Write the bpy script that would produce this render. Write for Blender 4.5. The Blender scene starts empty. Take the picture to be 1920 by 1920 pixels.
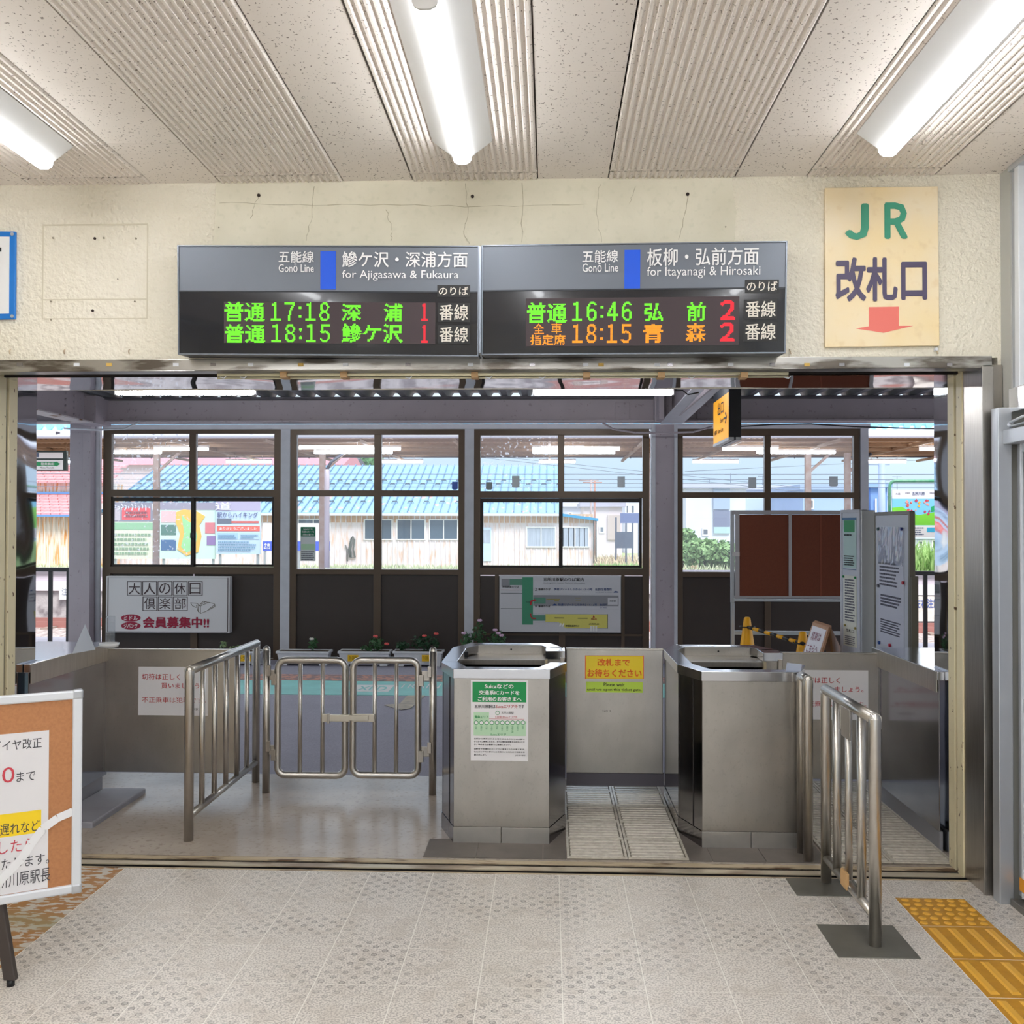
import bpy, math, random
from mathutils import Vector as V, Matrix, noise
from mathutils.bvhtree import BVHTree
random.seed(7)
SC = bpy.context.scene
C = SC.collection
# ---------------------------------------------------------------- camera
F, CH = 1830.0, 1.64
_yc = V((70, -25, -F)).normalized()
_xc = V((1, -.0019, 0)); _xc.z = -(_xc.x*_yc.x + _xc.y*_yc.y)/_yc.z; _xc.normalize()
_zc = _xc.cross(_yc)
RC = Matrix((_xc, _yc, _zc))
cam = bpy.data.cameras.new('camera'); cam.sensor_width = 36; cam.lens = 36*F/1920; cam.clip_end = 600; cam.clip_start = .05
co = bpy.data.objects.new('camera', cam); C.objects.link(co)
co.matrix_world = Matrix.Translation((0, 0, CH)) @ RC.to_4x4()
SC.camera = co
EYE = V((0, 0, CH))
# ---------------------------------------------------------------- world, sun, exposure
SC.view_settings.view_transform = 'Standard'; SC.view_settings.look = 'None'
SC.view_settings.gamma = 1; SC.view_settings.use_curve_mapping = False
SC.view_settings.exposure = 0.35
W = bpy.data.worlds.new('overcast_sky'); SC.world = W; W.use_nodes = True
wn = W.node_tree.nodes; wl = W.node_tree.links
bg = wn['Background']; bg.inputs[1].default_value = 1.5
tc = wn.new('ShaderNodeTexCoord'); sx = wn.new('ShaderNodeSeparateXYZ'); cr = wn.new('ShaderNodeValToRGB')
wl.new(tc.outputs['Generated'], sx.inputs[0]); wl.new(sx.outputs[2], cr.inputs[0]); wl.new(cr.outputs[0], bg.inputs[0])
cr.color_ramp.elements[0].position = 0; cr.color_ramp.elements[0].color = (.35, .46, .56, 1)
cr.color_ramp.elements[1].position = .6; cr.color_ramp.elements[1].color = (.92, .96, 1, 1)
sun = bpy.data.lights.new('hazy_sun', 'SUN'); sun.energy = 3.2; sun.angle = .35; sun.color = (1, .96, .9)
so = bpy.data.objects.new('hazy_sun', sun); C.objects.link(so); so.rotation_euler = (math.radians(38), 0, math.radians(28))
SC.cycles.max_bounces = 8; SC.cycles.transparent_max_bounces = 16
SC.cycles.sample_clamp_indirect = 6
TUBE_POWER = 26.0

# ---------------------------------------------------------------- helpers
def ray(px, py):
    return RC @ V(((px-960)/F, -(py-960)/F, -1))
def at(px, py, Y):
    d = ray(px, py); return EYE + d*(Y/d.y)
def ag(px, py, Z=0.0):
    d = ray(px, py); return EYE + d*((Z-CH)/d.z)
def xz(px, py, Y):
    p = at(px, py, Y); return p.x, p.z

def lin(c):
    c = c/255.0
    return c/12.92 if c <= .04045 else ((c+.055)/1.055)**2.4
_M = {}
def M(name, col=(200, 200, 200), rough=.5, metal=0, emit=None, es=1, var=0, vs=6, vcol=None, bump=0, bs=30, bd=.002,
      stretch=(1, 1, 1), spec=.5, trans=0, v2=None, thr=None, coat=0, world=False):
    """procedural principled material, colours in 0-255 sRGB; var = share of a second colour laid on by noise"""
    if name in _M: return _M[name]
    m = bpy.data.materials.new(name); m.use_nodes = True; _M[name] = m
    n = m.node_tree.nodes; l = m.node_tree.links; b = n['Principled BSDF']
    rgb = tuple(lin(c) for c in col)+(1,)
    b.inputs['Base Color'].default_value = rgb; b.inputs['Roughness'].default_value = rough
    b.inputs['Metallic'].default_value = metal; b.inputs['Specular IOR Level'].default_value = spec
    if coat: b.inputs['Coat Weight'].default_value = coat
    m.diffuse_color = rgb
    if emit:
        b.inputs['Emission Color'].default_value = tuple(lin(c) for c in emit)+(1,)
        b.inputs['Emission Strength'].default_value = es
    if var or bump:
        t = n.new('ShaderNodeNewGeometry' if world else 'ShaderNodeTexCoord'); mp = n.new('ShaderNodeMapping')
        l.new(t.outputs['Position' if world else 'Object'], mp.inputs[0])
        mp.inputs['Scale'].default_value = stretch
    if var:
        ns = n.new('ShaderNodeTexNoise'); ns.inputs['Scale'].default_value = vs; ns.inputs['Detail'].default_value = 5
        l.new(mp.outputs[0], ns.inputs[0])
        r = n.new('ShaderNodeValToRGB'); l.new(ns.outputs[0], r.inputs[0])
        lo, hi = thr or (.35, .7)
        r.color_ramp.elements[0].position = lo; r.color_ramp.elements[1].position = hi
        r.color_ramp.elements[0].color = (0, 0, 0, 1); r.color_ramp.elements[1].color = (var, var, var, 1)
        mx = n.new('ShaderNodeMix'); mx.data_type = 'RGBA'; l.new(r.outputs[0], mx.inputs[0])
        mx.inputs[6].default_value = rgb
        vc = vcol or tuple(c*.75 for c in col)
        mx.inputs[7].default_value = tuple(lin(c) for c in vc)+(1,)
        out = mx.outputs[2]
        if v2:      # second, finer layer: (share, scale, colour, lo, hi)
            n2 = n.new('ShaderNodeTexNoise'); n2.inputs['Scale'].default_value = v2[1]; n2.inputs['Detail'].default_value = 2
            l.new(mp.outputs[0], n2.inputs[0]); r2 = n.new('ShaderNodeValToRGB'); l.new(n2.outputs[0], r2.inputs[0])
            r2.color_ramp.elements[0].position = v2[3]; r2.color_ramp.elements[1].position = v2[4]
            r2.color_ramp.elements[0].color = (0, 0, 0, 1); r2.color_ramp.elements[1].color = (v2[0],)*3+(1,)
            m2 = n.new('ShaderNodeMix'); m2.data_type = 'RGBA'; l.new(r2.outputs[0], m2.inputs[0]); l.new(out, m2.inputs[6])
            m2.inputs[7].default_value = tuple(lin(c) for c in v2[2])+(1,); out = m2.outputs[2]
        l.new(out, b.inputs['Base Color'])
    if bump:
        nb = n.new('ShaderNodeTexNoise'); nb.inputs['Scale'].default_value = bs; nb.inputs['Detail'].default_value = 3
        l.new(mp.outputs[0], nb.inputs[0]); bp = n.new('ShaderNodeBump'); bp.inputs['Strength'].default_value = bump
        bp.inputs['Distance'].default_value = bd; l.new(nb.outputs[0], bp.inputs['Height']); l.new(bp.outputs[0], b.inputs['Normal'])
    return m

def glass_mat(name, tint=(1, 1, 1), gloss=.08, haze=.0, rough=.02, hcol=(.9, .93, 1)):
    if name in _M: return _M[name]
    m = bpy.data.materials.new(name); m.use_nodes = True; _M[name] = m
    n = m.node_tree.nodes; l = m.node_tree.links; n.remove(n['Principled BSDF'])
    tr = n.new('ShaderNodeBsdfTransparent'); tr.inputs[0].default_value = tint+(1,)
    gl = n.new('ShaderNodeBsdfGlossy'); gl.inputs['Roughness'].default_value = rough
    df = n.new('ShaderNodeBsdfTranslucent'); df.inputs[0].default_value = hcol+(1,)
    m1 = n.new('ShaderNodeMixShader'); m1.inputs[0].default_value = gloss; l.new(tr.outputs[0], m1.inputs[1]); l.new(gl.outputs[0], m1.inputs[2])
    m2 = n.new('ShaderNodeMixShader'); m2.inputs[0].default_value = haze; l.new(m1.outputs[0], m2.inputs[1]); l.new(df.outputs[0], m2.inputs[2])
    if name == 'spotted glass':      # splashes on the pane
        t = n.new('ShaderNodeTexCoord'); ns = n.new('ShaderNodeTexNoise'); ns.inputs['Scale'].default_value = 26; ns.inputs['Detail'].default_value = 4
        l.new(t.outputs['Object'], ns.inputs[0]); r = n.new('ShaderNodeValToRGB'); l.new(ns.outputs[0], r.inputs[0])
        r.color_ramp.elements[0].position = .6; r.color_ramp.elements[0].color = (haze,)*3+(1,)
        r.color_ramp.elements[1].position = .66; r.color_ramp.elements[1].color = (.45,)*3+(1,); l.new(r.outputs[0], m2.inputs[0])
    l.new(m2.outputs[0], n['Material Output'].inputs[0]); return m

class MB:
    def __init__(s): s.v = []; s.f = []; s.sm = []; s.mi = []; s.cur = 0
    def add(s, vs, fs, smooth=False):
        k = len(s.v); s.v += [V(p) for p in vs]
        for f in fs: s.f.append([i+k for i in f]); s.sm.append(smooth); s.mi.append(s.cur)
        return s
    def box(s, x0, x1, y0, y1, z0, z1):
        x0, x1 = sorted((x0, x1)); y0, y1 = sorted((y0, y1)); z0, z1 = sorted((z0, z1))
        return s.add([(x0, y0, z0), (x1, y0, z0), (x1, y1, z0), (x0, y1, z0), (x0, y0, z1), (x1, y0, z1), (x1, y1, z1), (x0, y1, z1)],
                     [(0, 3, 2, 1), (4, 5, 6, 7), (0, 1, 5, 4), (1, 2, 6, 5), (2, 3, 7, 6), (3, 0, 4, 7)])
    def hexa(s, a, b):      # two matching quads, front a and back b
        return s.add(list(a)+list(b), [(0, 1, 2, 3), (7, 6, 5, 4), (0, 4, 5, 1), (1, 5, 6, 2), (2, 6, 7, 3), (3, 7, 4, 0)])
    def prism(s, poly, d, off=(0, 0, 0)):    # polygon of 3-D points extruded by vector d
        n = len(poly); o = V(off); d = V(d); p = [V(q)+o for q in poly]
        s.add(p+[q+d for q in p], [tuple(range(n-1, -1, -1)), tuple(range(n, 2*n))]+[(i, (i+1) % n, n+(i+1) % n, n+i) for i in range(n)])
        return s
    def tube(s, pts, r, seg=14, closed=False, caps=True, r2=None):
        pts = [V(p) for p in pts]; n = len(pts); rings = []
        def tan(i):
            if closed: return (pts[(i+1) % n]-pts[i-1]).normalized()
            return (pts[min(i+1, n-1)]-pts[max(i-1, 0)]).normalized()
        t = tan(0); a = t.orthogonal().normalized(); k = len(s.v)
        for i in range(n):
            t = tan(i); a = (a-t*a.dot(t)).normalized(); b = t.cross(a)
            rr = r if r2 is None else r+(r2-r)*i/(n-1)
            for j in range(seg):
                w = 2*math.pi*j/seg; s.v.append(pts[i]+a*rr*math.cos(w)+b*rr*math.sin(w))
        for i in range(n if closed else n-1):
            for j in range(seg):
                q = (i+1) % n
                s.f.append([k+i*seg+j, k+i*seg+(j+1) % seg, k+q*seg+(j+1) % seg, k+q*seg+j]); s.sm.append(True); s.mi.append(s.cur)
        if caps and not closed:
            s.f.append([k+j for j in range(seg-1, -1, -1)]); s.sm.append(False); s.mi.append(s.cur)
            s.f.append([k+(n-1)*seg+j for j in range(seg)]); s.sm.append(False); s.mi.append(s.cur)
        return s
    def lathe(s, prof, cx, cy, seg=20):     # prof: list of (r, z)
        k = len(s.v); n = len(prof)
        for r, z in prof:
            for j in range(seg):
                w = 2*math.pi*j/seg; s.v.append(V((cx+r*math.cos(w), cy+r*math.sin(w), z)))
        for i in range(n-1):
            for j in range(seg):
                s.f.append([k+i*seg+j, k+i*seg+(j+1) % seg, k+(i+1)*seg+(j+1) % seg, k+(i+1)*seg+j]); s.sm.append(True); s.mi.append(s.cur)
        return s
    def quad(s, a, b, c, d): return s.add([a, b, c, d], [(0, 1, 2, 3)])
    def build(s, name, mat, parent=None, bevel=0, kind=None, label=None, loc=None):
        o3 = V((0, 0, 0))
        if parent is not None:
            p = parent
            while p is not None: o3 += p.location; p = p.parent
        own = V(loc) if loc is not None else V((0, 0, 0))
        o3 = o3+own if parent is None else o3
        if parent is not None and loc is not None: own = V(loc)-o3; o3 = V(loc)
        me = bpy.data.meshes.new(name)
        me.from_pydata([tuple(p-o3) for p in s.v], [], s.f)
        me.polygons.foreach_set('use_smooth', s.sm); me.polygons.foreach_set('material_index', s.mi)
        for m in (mat if isinstance(mat, (list, tuple)) else [mat]): me.materials.append(m)
        me.update()
        o = bpy.data.objects.new(name, me); o.location = own; C.objects.link(o)
        if parent is not None: o.parent = parent
        if bevel:
            b = o.modifiers.new('bevel', 'BEVEL'); b.width = bevel; b.segments = 2; b.limit_method = 'ANGLE'; b.harden_normals = False
        if kind: o['kind'] = kind
        if label: o['label'] = label
        return o
def tag(o, label=None, cat=None, group=None, kind=None):
    if label: o['label'] = label
    if cat: o['category'] = cat
    if group: o['group'] = group
    if kind: o['kind'] = kind
    return o
def thing(name, label, cat, loc=(0, 0, 0), group=None):
    o = bpy.data.objects.new(name, None); o.empty_display_size = .1; o.location = loc; C.objects.link(o); return tag(o, label, cat, group)
def struct(name, loc=(0, 0, 0)):
    o = bpy.data.objects.new(name, None); o.empty_display_size = .1; o.location = loc; C.objects.link(o); o['kind'] = 'structure'; return o
def copy_tree(o, parent=None):
    c = o.copy(); C.objects.link(c)
    if parent is not None: c.parent = parent
    for ch in o.children: copy_tree(ch, c)
    return c
def wloc(o):
    p = V((0, 0, 0))
    while o is not None: p += o.location; o = o.parent
    return p

class Face:
    """a flat face in space: origin, right vector, up vector; normal looks at the viewer's side"""
    def __init__(s, o, ex, ey): s.o = V(o); s.x = V(ex).normalized(); s.n = s.x.cross(V(ey)).normalized(); s.y = s.n.cross(s.x).normalized()
    def uv(s, px, py):
        d = ray(px, py); t = (s.o-EYE).dot(s.n)/d.dot(s.n); p = EYE+d*t-s.o; return p.dot(s.x), p.dot(s.y)
    def w(s, u, v, d=0): return s.o+s.x*u+s.y*v+s.n*d
    def p(s, px, py, d=0): return s.w(*s.uv(px, py), d)
    def box(s, b): # pixel box -> u0,u1,v0,v1
        u0, v1 = s.uv(b[0], b[1]); u1, v0 = s.uv(b[2], b[3]); return u0, u1, v0, v1
def yface(Y): return Face((0, Y, 0), (1, 0, 0), (0, 0, 1))
_jit = [0]
def slab(mb, face, b, d0, d1, uv=None):
    _jit[0] += 1; j = (_jit[0] % 5)*.00004; d0 += j*(-1 if d0 < d1 else 1); d1 += j
    u0, u1, v0, v1 = uv or face.box(b)
    q = [(u0, v0), (u1, v0), (u1, v1), (u0, v1)]
    mb.hexa([face.w(u, v, d1) for u, v in q], [face.w(u, v, d0) for u, v in q]); return mb
def plate(name, face, b, mat, parent=None, d0=0, d1=.004, bevel=0, **k):
    return slab(MB(), face, b, d0, d1).build(name, mat, parent, bevel, **k)
def poly(name, face, pts, mat, parent, d0=0, d1=.003, **k):   # pixel polygon
    P = [face.p(x, y, d1) for x, y in pts]; return MB().prism(P, face.n*(d0-d1)).build(name, mat, parent, **k)

_TX = {}
def tmesh(s, bold=0, res=2, sp=1.0):
    k = (s, bold, res, sp)
    if k not in _TX:
        cu = bpy.data.curves.new('t', 'FONT'); cu.body = s; cu.size = 1; cu.resolution_u = res; cu.space_character = sp
        o = bpy.data.objects.new('t', cu); me = bpy.data.meshes.new_from_object(o)
        vs = [v.co.copy() for v in me.vertices]; fs = [tuple(p.vertices) for p in me.polygons]
        bpy.data.objects.remove(o); bpy.data.curves.remove(cu); bpy.data.meshes.remove(me)
        if bold > .004:      # heavier strokes: the same outlines laid down again, a hair apart
            w = bold*.9; n0 = len(vs); base = list(vs); bf = list(fs); vs = []; fs = []
            for q, (dx, dy) in enumerate(((-w, 0), (w, 0), (0, -w*.8), (0, w*.8))+(((-w*.7, -w*.6), (w*.7, w*.6), (-w*.7, w*.6), (w*.7, -w*.6)) if bold > .02 else ())):
                vs += [V((v.x+dx, v.y+dy, q*.0003)) for v in base]; fs += [tuple(i+q*n0 for i in f) for f in bf]
        xs = [v.x for v in vs]; ys = [v.y for v in vs]
        _TX[k] = (vs, fs, min(xs), max(xs), min(ys), max(ys))
    return _TX[k]
def txt_into(mb, face, s, b, bold=.0, d=.0055, slant=0, skew=0, sp=1.0):
    vs, fs, x0, x1, y0, y1 = tmesh(s, bold, 2, sp)
    u0, u1, v0, v1 = face.box(b)
    out = []
    for q in vs:
        fx = (q.x-x0)/(x1-x0); fy = (q.y-y0)/(y1-y0)
        out.append(face.w(u0+fx*(u1-u0)+slant*fy*(u1-u0), v0+fy*(v1-v0)+skew*fx, d+q.z))
    return mb.add(out, fs)
def txt(face, s, b, mat, parent, bold=0, d=.0055, name='lettering', **k):
    return txt_into(MB(), face, s, b, bold, d, **k).build(name, mat, parent)
def wide(s): return ''.join(chr(ord(c)+0xFEE0) if c.isdigit() or c in 'JR' else ('：' if c == ':' else c) for c in s)
def led(face, s, b, rows, mat, parent, bold=.02, d=.004):
    dg = any(c.isdigit() for c in s); vs, fs, x0, x1, y0, y1 = tmesh(wide(s), bold, 3, .58 if dg and len(s) > 1 else 1)
    bv = BVHTree.FromPolygons([(v.x, v.y, 0) for v in vs], fs)
    u0, u1, v0, v1 = face.box(b); ph = (v1-v0)/rows; cols = max(1, round((u1-u0)/ph)); pw = (u1-u0)/cols; mb = MB()
    for i in range(cols):
        for j in range(rows):
            hit = 0
            for ax in (.35, .65):
                for ay in (.35, .65):
                    p = V((x0+(i+ax)/cols*(x1-x0), y0+(j+ay)/rows*(y1-y0), 1))
                    if bv.ray_cast(p, V((0, 0, -1)), 3)[0] is not None: hit += 1
            if hit >= 2:
                a, c = u0+i*pw+pw*.06, v0+j*ph+ph*.06
                mb.quad(face.w(a, c, d), face.w(a+pw*.88, c, d), face.w(a+pw*.88, c+ph*.88, d), face.w(a, c+ph*.88, d))
    return mb.build('led_lettering', mat, parent, kind='stuff')
def scribble(mb, face, b, rows, d, gap=.45, rag=.25):     # rows of small print too small to read
    u0, u1, v0, v1 = face.box(b); h = (v1-v0)/rows
    for r in range(rows):
        y = v1-(r+1)*h+h*gap*.5; u = u0; e = u1-(u1-u0)*rag*random.random()
        while u < e:
            w = h*(.35+.4*random.random())
            mb.quad(face.w(u, y, d), face.w(min(u+w, e), y, d), face.w(min(u+w, e), y+h*(1-gap), d), face.w(u, y+h*(1-gap), d))
            u += w+h*.14
    return mb
JP = "当駅から乗車されるお客さまはあらかじめお買い求めいただいたきっぷをご利用になるか、または乗車証明書をお持ちください。"

# ---------------------------------------------------------------- materials
stucco = M('cream stucco', (238, 232, 216), .55, var=.5, vs=1.1, vcol=(226, 218, 192), bump=1, bs=46, bd=.014, world=True)
smoothcoat = M('skimmed cream plaster', (232, 226, 206), .6, var=.8, vs=3, vcol=(212, 206, 184), bump=.25, bs=25, bd=.004, world=True,
               v2=(.3, 30, (202, 200, 176), .55, .7))
plain = M('plain cream wall', (232, 226, 208), .7, var=.3, vs=2, world=True)
ceil_m = M('pitted ceiling board', (246, 238, 230), .75, var=.35, vs=1.6, vcol=(232, 222, 212), world=True, stretch=(1, .8, 1),
           v2=(.85, 105, (116, 100, 90), .655, .68), bump=.3, bs=70, bd=.002)
ceil_b = M('ceiling batten', (150, 142, 134), .8)
steel = M('brushed steel', (190, 184, 176), .33, 1, var=.5, vs=5, vcol=(165, 158, 150), stretch=(14, 14, 1.2), bump=.04, bs=120, bd=.001)
steelh = M('brushed steel sheet', (184, 180, 174), .33, 1, var=.6, vs=4, vcol=(160, 156, 150), stretch=(1.5, 1.5, 1), v2=(.14, 60, (120, 114, 108), .6, .72), bump=.05, bs=3, bd=.008)
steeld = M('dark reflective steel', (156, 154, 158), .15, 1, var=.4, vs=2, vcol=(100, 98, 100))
rimm = M('polished rim sheet', (206, 208, 214), .14, 1, var=.3, vs=4, vcol=(184, 186, 192), bump=.03, bs=6, bd=.004)
chrome = M('polished steel tube', (208, 204, 198), .3, 1, var=.3, vs=9, vcol=(165, 160, 152))
mirror = M('mirror steel cladding', (205, 208, 212), .035, 1, bump=.5, bs=2.6, bd=.03)
lintel = M('blemished steel with painted reflection', (180, 178, 174), .28, 1, var=.9, vs=3, vcol=(96, 88, 80), thr=(.5, .62), stretch=(1.2, 1, 6))  # dark blotches paint in both the blemishes and the dark reflection
cream_p = M('chipped cream paint', (226, 214, 178), .5, var=1, vs=34, vcol=(104, 76, 48), thr=(.66, .69), stretch=(1, 1, .6), bump=.2, bs=40)
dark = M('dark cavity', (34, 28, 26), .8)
rust = M('rusty threshold steel', (206, 188, 158), .45, .2, var=1, vs=9, vcol=(110, 84, 62), thr=(.52, .66), stretch=(.5, 2, 1))
alu = M('satin aluminium', (196, 200, 206), .38, .65)
aluw = M('white aluminium edge', (226, 230, 236), .4, .2)
white = M('white enamel', (236, 236, 236), .35)
paper = M('white paper', (232, 230, 232), .6)
ink = M('black ink', (34, 32, 36), .6)
red_i = M('red ink', (186, 44, 52), .6)
tube_e = M('lit tube lens', (255, 255, 255), .4, emit=(250, 252, 255), es=TUBE_POWER)
tube_f = M('lit platform tube', (255, 255, 255), .4, emit=(246, 250, 255), es=22)
black = M('black plastic', (22, 22, 24), .4)

def tile_material():
    m = M('speckled anti-slip tile', (232, 225, 216), .32, world=True, var=.62, vs=135, vcol=(146, 136, 128), thr=(.46, .58), v2=(.3, 9, (190, 178, 164), .5, .62))
    n = m.node_tree.nodes; l = m.node_tree.links; b = n['Principled BSDF']
    g = n.new('ShaderNodeNewGeometry'); mp = n.new('ShaderNodeMapping'); mp.inputs['Scale'].default_value = (1, 1, 0); mp.inputs['Rotation'].default_value = (0, 0, .785)
    l.new(g.outputs['Position'], mp.inputs[0])
    vo = n.new('ShaderNodeTexVoronoi'); vo.inputs['Scale'].default_value = 19; vo.inputs['Randomness'].default_value = .12; l.new(mp.outputs[0], vo.inputs[0])
    r = n.new('ShaderNodeValToRGB'); l.new(vo.outputs['Distance'], r.inputs[0]); e = r.color_ramp.elements
    e[0].position = .15; e[0].color = (.3, .3, .3, 1); e[1].position = .25; e[1].color = (0, 0, 0, 1)
    x = e.new(.20); x.color = (.95, .95, .95, 1)
    ns = n.new('ShaderNodeTexNoise'); ns.inputs['Scale'].default_value = 2.2; l.new(g.outputs['Position'], ns.inputs[0])
    r2 = n.new('ShaderNodeValToRGB'); l.new(ns.outputs[0], r2.inputs[0]); r2.color_ramp.elements[0].position = .4; r2.color_ramp.elements[1].position = .62
    mu = n.new('ShaderNodeMath'); mu.operation = 'MULTIPLY'; l.new(r.outputs[0], mu.inputs[0]); l.new(r2.outputs[0], mu.inputs[1])
    mx = n.new('ShaderNodeMix'); mx.data_type = 'RGBA'; l.new(mu.outputs[0], mx.inputs[0])
    src = b.inputs['Base Color'].links[0].from_socket; l.new(src, mx.inputs[6]); mx.inputs[7].default_value = (lin(96), lin(90), lin(84), 1)
    l.new(mx.outputs[2], b.inputs['Base Color'])
    return m
tile_m = tile_material()
worn_t = M('worn orange tactile tile', (172, 122, 66), .5, var=1, vs=16, vcol=(206, 200, 190), thr=(.5, .54), world=True, stretch=(1, 2.2, 1), v2=(.8, 1.3, (150, 150, 110), .55, .75))
yel_t = M('yellow tactile tile', (198, 142, 32), .45, var=.5, vs=30, vcol=(170, 118, 30), world=True)
yel_h = M('worn yellow tactile stud', (228, 172, 62), .4)
grout = M('pale grout', (246, 242, 234), .8)

# ---------------------------------------------------------------- the room
YW = 4.47          # room face of the wall with the opening
CZ = 3.236         # ceiling
XL, XR = -2.76, 1.998
floor = struct('floor')
TX, TY = .2955, .305      # tile pitch
MB().box(-4.7, 2.2, -4, 4.61, -.1, -.0006).build('grout_bed', grout, floor)
MB().box(-4.7, 2.2, -4, 2.87, -.0006, .0002).build('tile_field', tile_m, floor, kind='stuff')
MB().box(-4.7, .935-13*TX, 2.87, 4.61, -.0006, .0002).build('tile_field', tile_m, floor, kind='stuff')
tm = {}
def tile_at(x, y, w, h, mat, name='tile', par=None):
    k = (round(w, 3), round(h, 3), mat.name)
    if k not in tm:
        o = MB().box(.0018, w-.0018, .0018, h-.0018, -.012, 0).build(name, mat, par or floor); tm[k] = o.data; o.location = V((x, y, 0)); return o
    o = bpy.data.objects.new(name, tm[k]); C.objects.link(o); o.parent = par or floor; o.location = V((x, y, 0)); return o
for k in range(-13, 5):
    x = .935+TX*k
    for r_ in range(6):
        y = 4.395-TY*r_
        if k == 2 and r_ > 0: continue
        tile_at(x, y, TX, .215 if r_ == 0 else TY, worn_t if k < -10 else tile_m)
def tactile(x, y, dots, par=floor):
    m = MB().box(x+.001, x+.299, y+.001, y+.299, -.01, .001); m.cur = 1
    if dots:
        for r in range(6):
            for c in range(6):
                cx = x+.027+c*.049+(.0 if r % 2 else .0); cy = y+.027+r*.049
                m.lathe([(.0165, .001), (.013, .0055), (0.0001, .006)], cx+(.008 if r % 2 else -.004), cy, 12)
    else:
        for c in range(4):
            cx = x+.0375+c*.075
            for j in range(1):
                m.hexa([(cx-.017, y+.02, .001), (cx+.017, y+.02, .001), (cx+.010, y+.032, .006), (cx-.010, y+.032, .006)],
                       [(cx-.017, y+.28, .001), (cx+.017, y+.28, .001), (cx+.010, y+.268, .006), (cx-.010, y+.268, .006)])
    m.build('tactile_tile', [yel_t, yel_h], par)
tactile(1.527, 4.092, True)
for k in range(1, 5): tactile(1.527, 4.092-TY*k, False)

# ceiling: ribbed strips alternating with smooth pitted boards
ceiling = struct('ceiling')
MB().box(-4.6, 2.2, -4, YW+.1, CZ+.012, CZ+.15).build('backing', ceil_b, ceiling)
def rib_board(xc, y0, y1, amp=.009):
    n = 20; w = .576; p = w/n; pr = []
    for i in range(n):
        a = xc-w/2+i*p; pr += [(a+.003, 0), (a+p*.30, -amp), (a+p*.62, -amp), (a+p*.92, 0)]
    vs = []; fs = []
    for x, d in pr: vs += [(x, y0, CZ+d), (x, y1, CZ+d)]
    k = len(pr)
    for i in range(k-1): fs.append((2*i, 2*i+1, 2*i+3, 2*i+2))
    m = MB().add(vs, fs)
    m.add([(xc-w/2, y0, CZ), (xc+w/2, y0, CZ), (xc+w/2, y0, CZ+.012), (xc-w/2, y0, CZ+.012), (xc-w/2, y1, CZ), (xc+w/2, y1, CZ), (xc+w/2, y1, CZ+.012), (xc-w/2, y1, CZ+.012)],
          [(0, 3, 2, 1), (4, 5, 6, 7), (3, 7, 6, 2)])
    return m.build('ribbed_board', ceil_m, ceiling)
for k in range(-4, 3):
    xc = -.345+.9*k
    for a, b in ((-4, -1.6), (-1.59, .2), (.203, 2.0), (2.003, 3.997), (4.0, 4.36), (4.375, YW)):
        rib_board(xc, a, b)
    MB().box(xc-.288, xc+.288, 4.36, 4.375, CZ-.006, CZ+.012).build('cross_batten', ceil_m, ceiling)
    js = (3.41, 1.6, -.2, -2.0) if k == 0 else (3.997, 2.2, .4, -1.4)
    ys = [-4]+sorted(js)+[YW]
    x0, x1 = xc+.291, xc+.609
    if k == 2: x1 = 2.1
    for a, b in zip(ys, ys[1:]):
        MB().box(x0, x1, a+.0015, b-.0015, CZ-.004, CZ+.012).build('ceiling_board', ceil_m, ceiling)
# wall with the opening
wb = struct('wall_back')
MB().box(-4.6, XL-.02, YW, 5.15, 0, CZ).box(XL-.02, XR+.02, YW, 4.54, 2.40, CZ).box(XL-.02, XR+.02, 4.54, 5.15, 2.42, CZ+.2)\
    .box(XR+.02, 2.3, YW, 5.15, 0, CZ).build('stucco_wall', stucco, wb)
fw = yface(YW)
# a smoother skimmed patch above the boards, with cracks
u0, u1, v0, v1 = fw.box((405, 338, 1372, 640))
def crack(pts, w=.0016):
    m = MB(); P = []
    for (ax, ay), (bx, by) in zip(pts, pts[1:]):
        for i in range(6):
            t = i/6; P.append((ax+(bx-ax)*t+random.uniform(-2.2, 2.2), ay+(by-ay)*t+random.uniform(-1.5, 1.5)))
    P.append(pts[-1])
    Q = [fw.p(x, y, .0042) for x, y in P]
    for i in range(len(Q)-1):
        a, b = Q[i], Q[i+1]; t = (b-a).normalized(); s = t.cross(fw.n)*w*random.uniform(.5, 1.1)
        m.quad(a-s, a+s, b+s, b-s)
    return m
pt = MB(); N = 26
edge = []
for i in range(N+1): edge.append((u0+(u1-u0)*i/N, v1-random.random()*.012))
pts = [(u0, v0)]+[(u0-random.random()*.015, v0+(v1-v0)*i/9) for i in range(1, 9)]+edge+[(u1+random.random()*.03, v0+(v1-v0)*(1-i/9)) for i in range(1, 9)]+[(u1, v0)]
P = [fw.w(a, b, .004) for a, b in pts]
MB().prism(P, fw.n*-.004).build('skim_patch', smoothcoat, wb)
crk = M('hairline crack', (176, 168, 142), .9)
cm = MB()
for p in ([(872, 345), (878, 400), (868, 440), (880, 458)], [(1125, 345), (1118, 400), (1128, 455)], [(486, 365), (470, 410)], [(725, 395), (735, 430), (733, 452)],
          [(410, 380), (560, 385), (720, 384), (900, 388), (1100, 383)], [(1290, 368), (1280, 420), (1272, 450)], [(980, 345), (978, 455)], [(590, 350), (585, 400), (575, 452)], [(1190, 350), (1180, 382)]):
    c = crack(p); cm.add(c.v, c.f)
cm.build('crack', crk, wb, kind='stuff')
hole = M('drilled hole', (46, 34, 30), .9)
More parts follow.
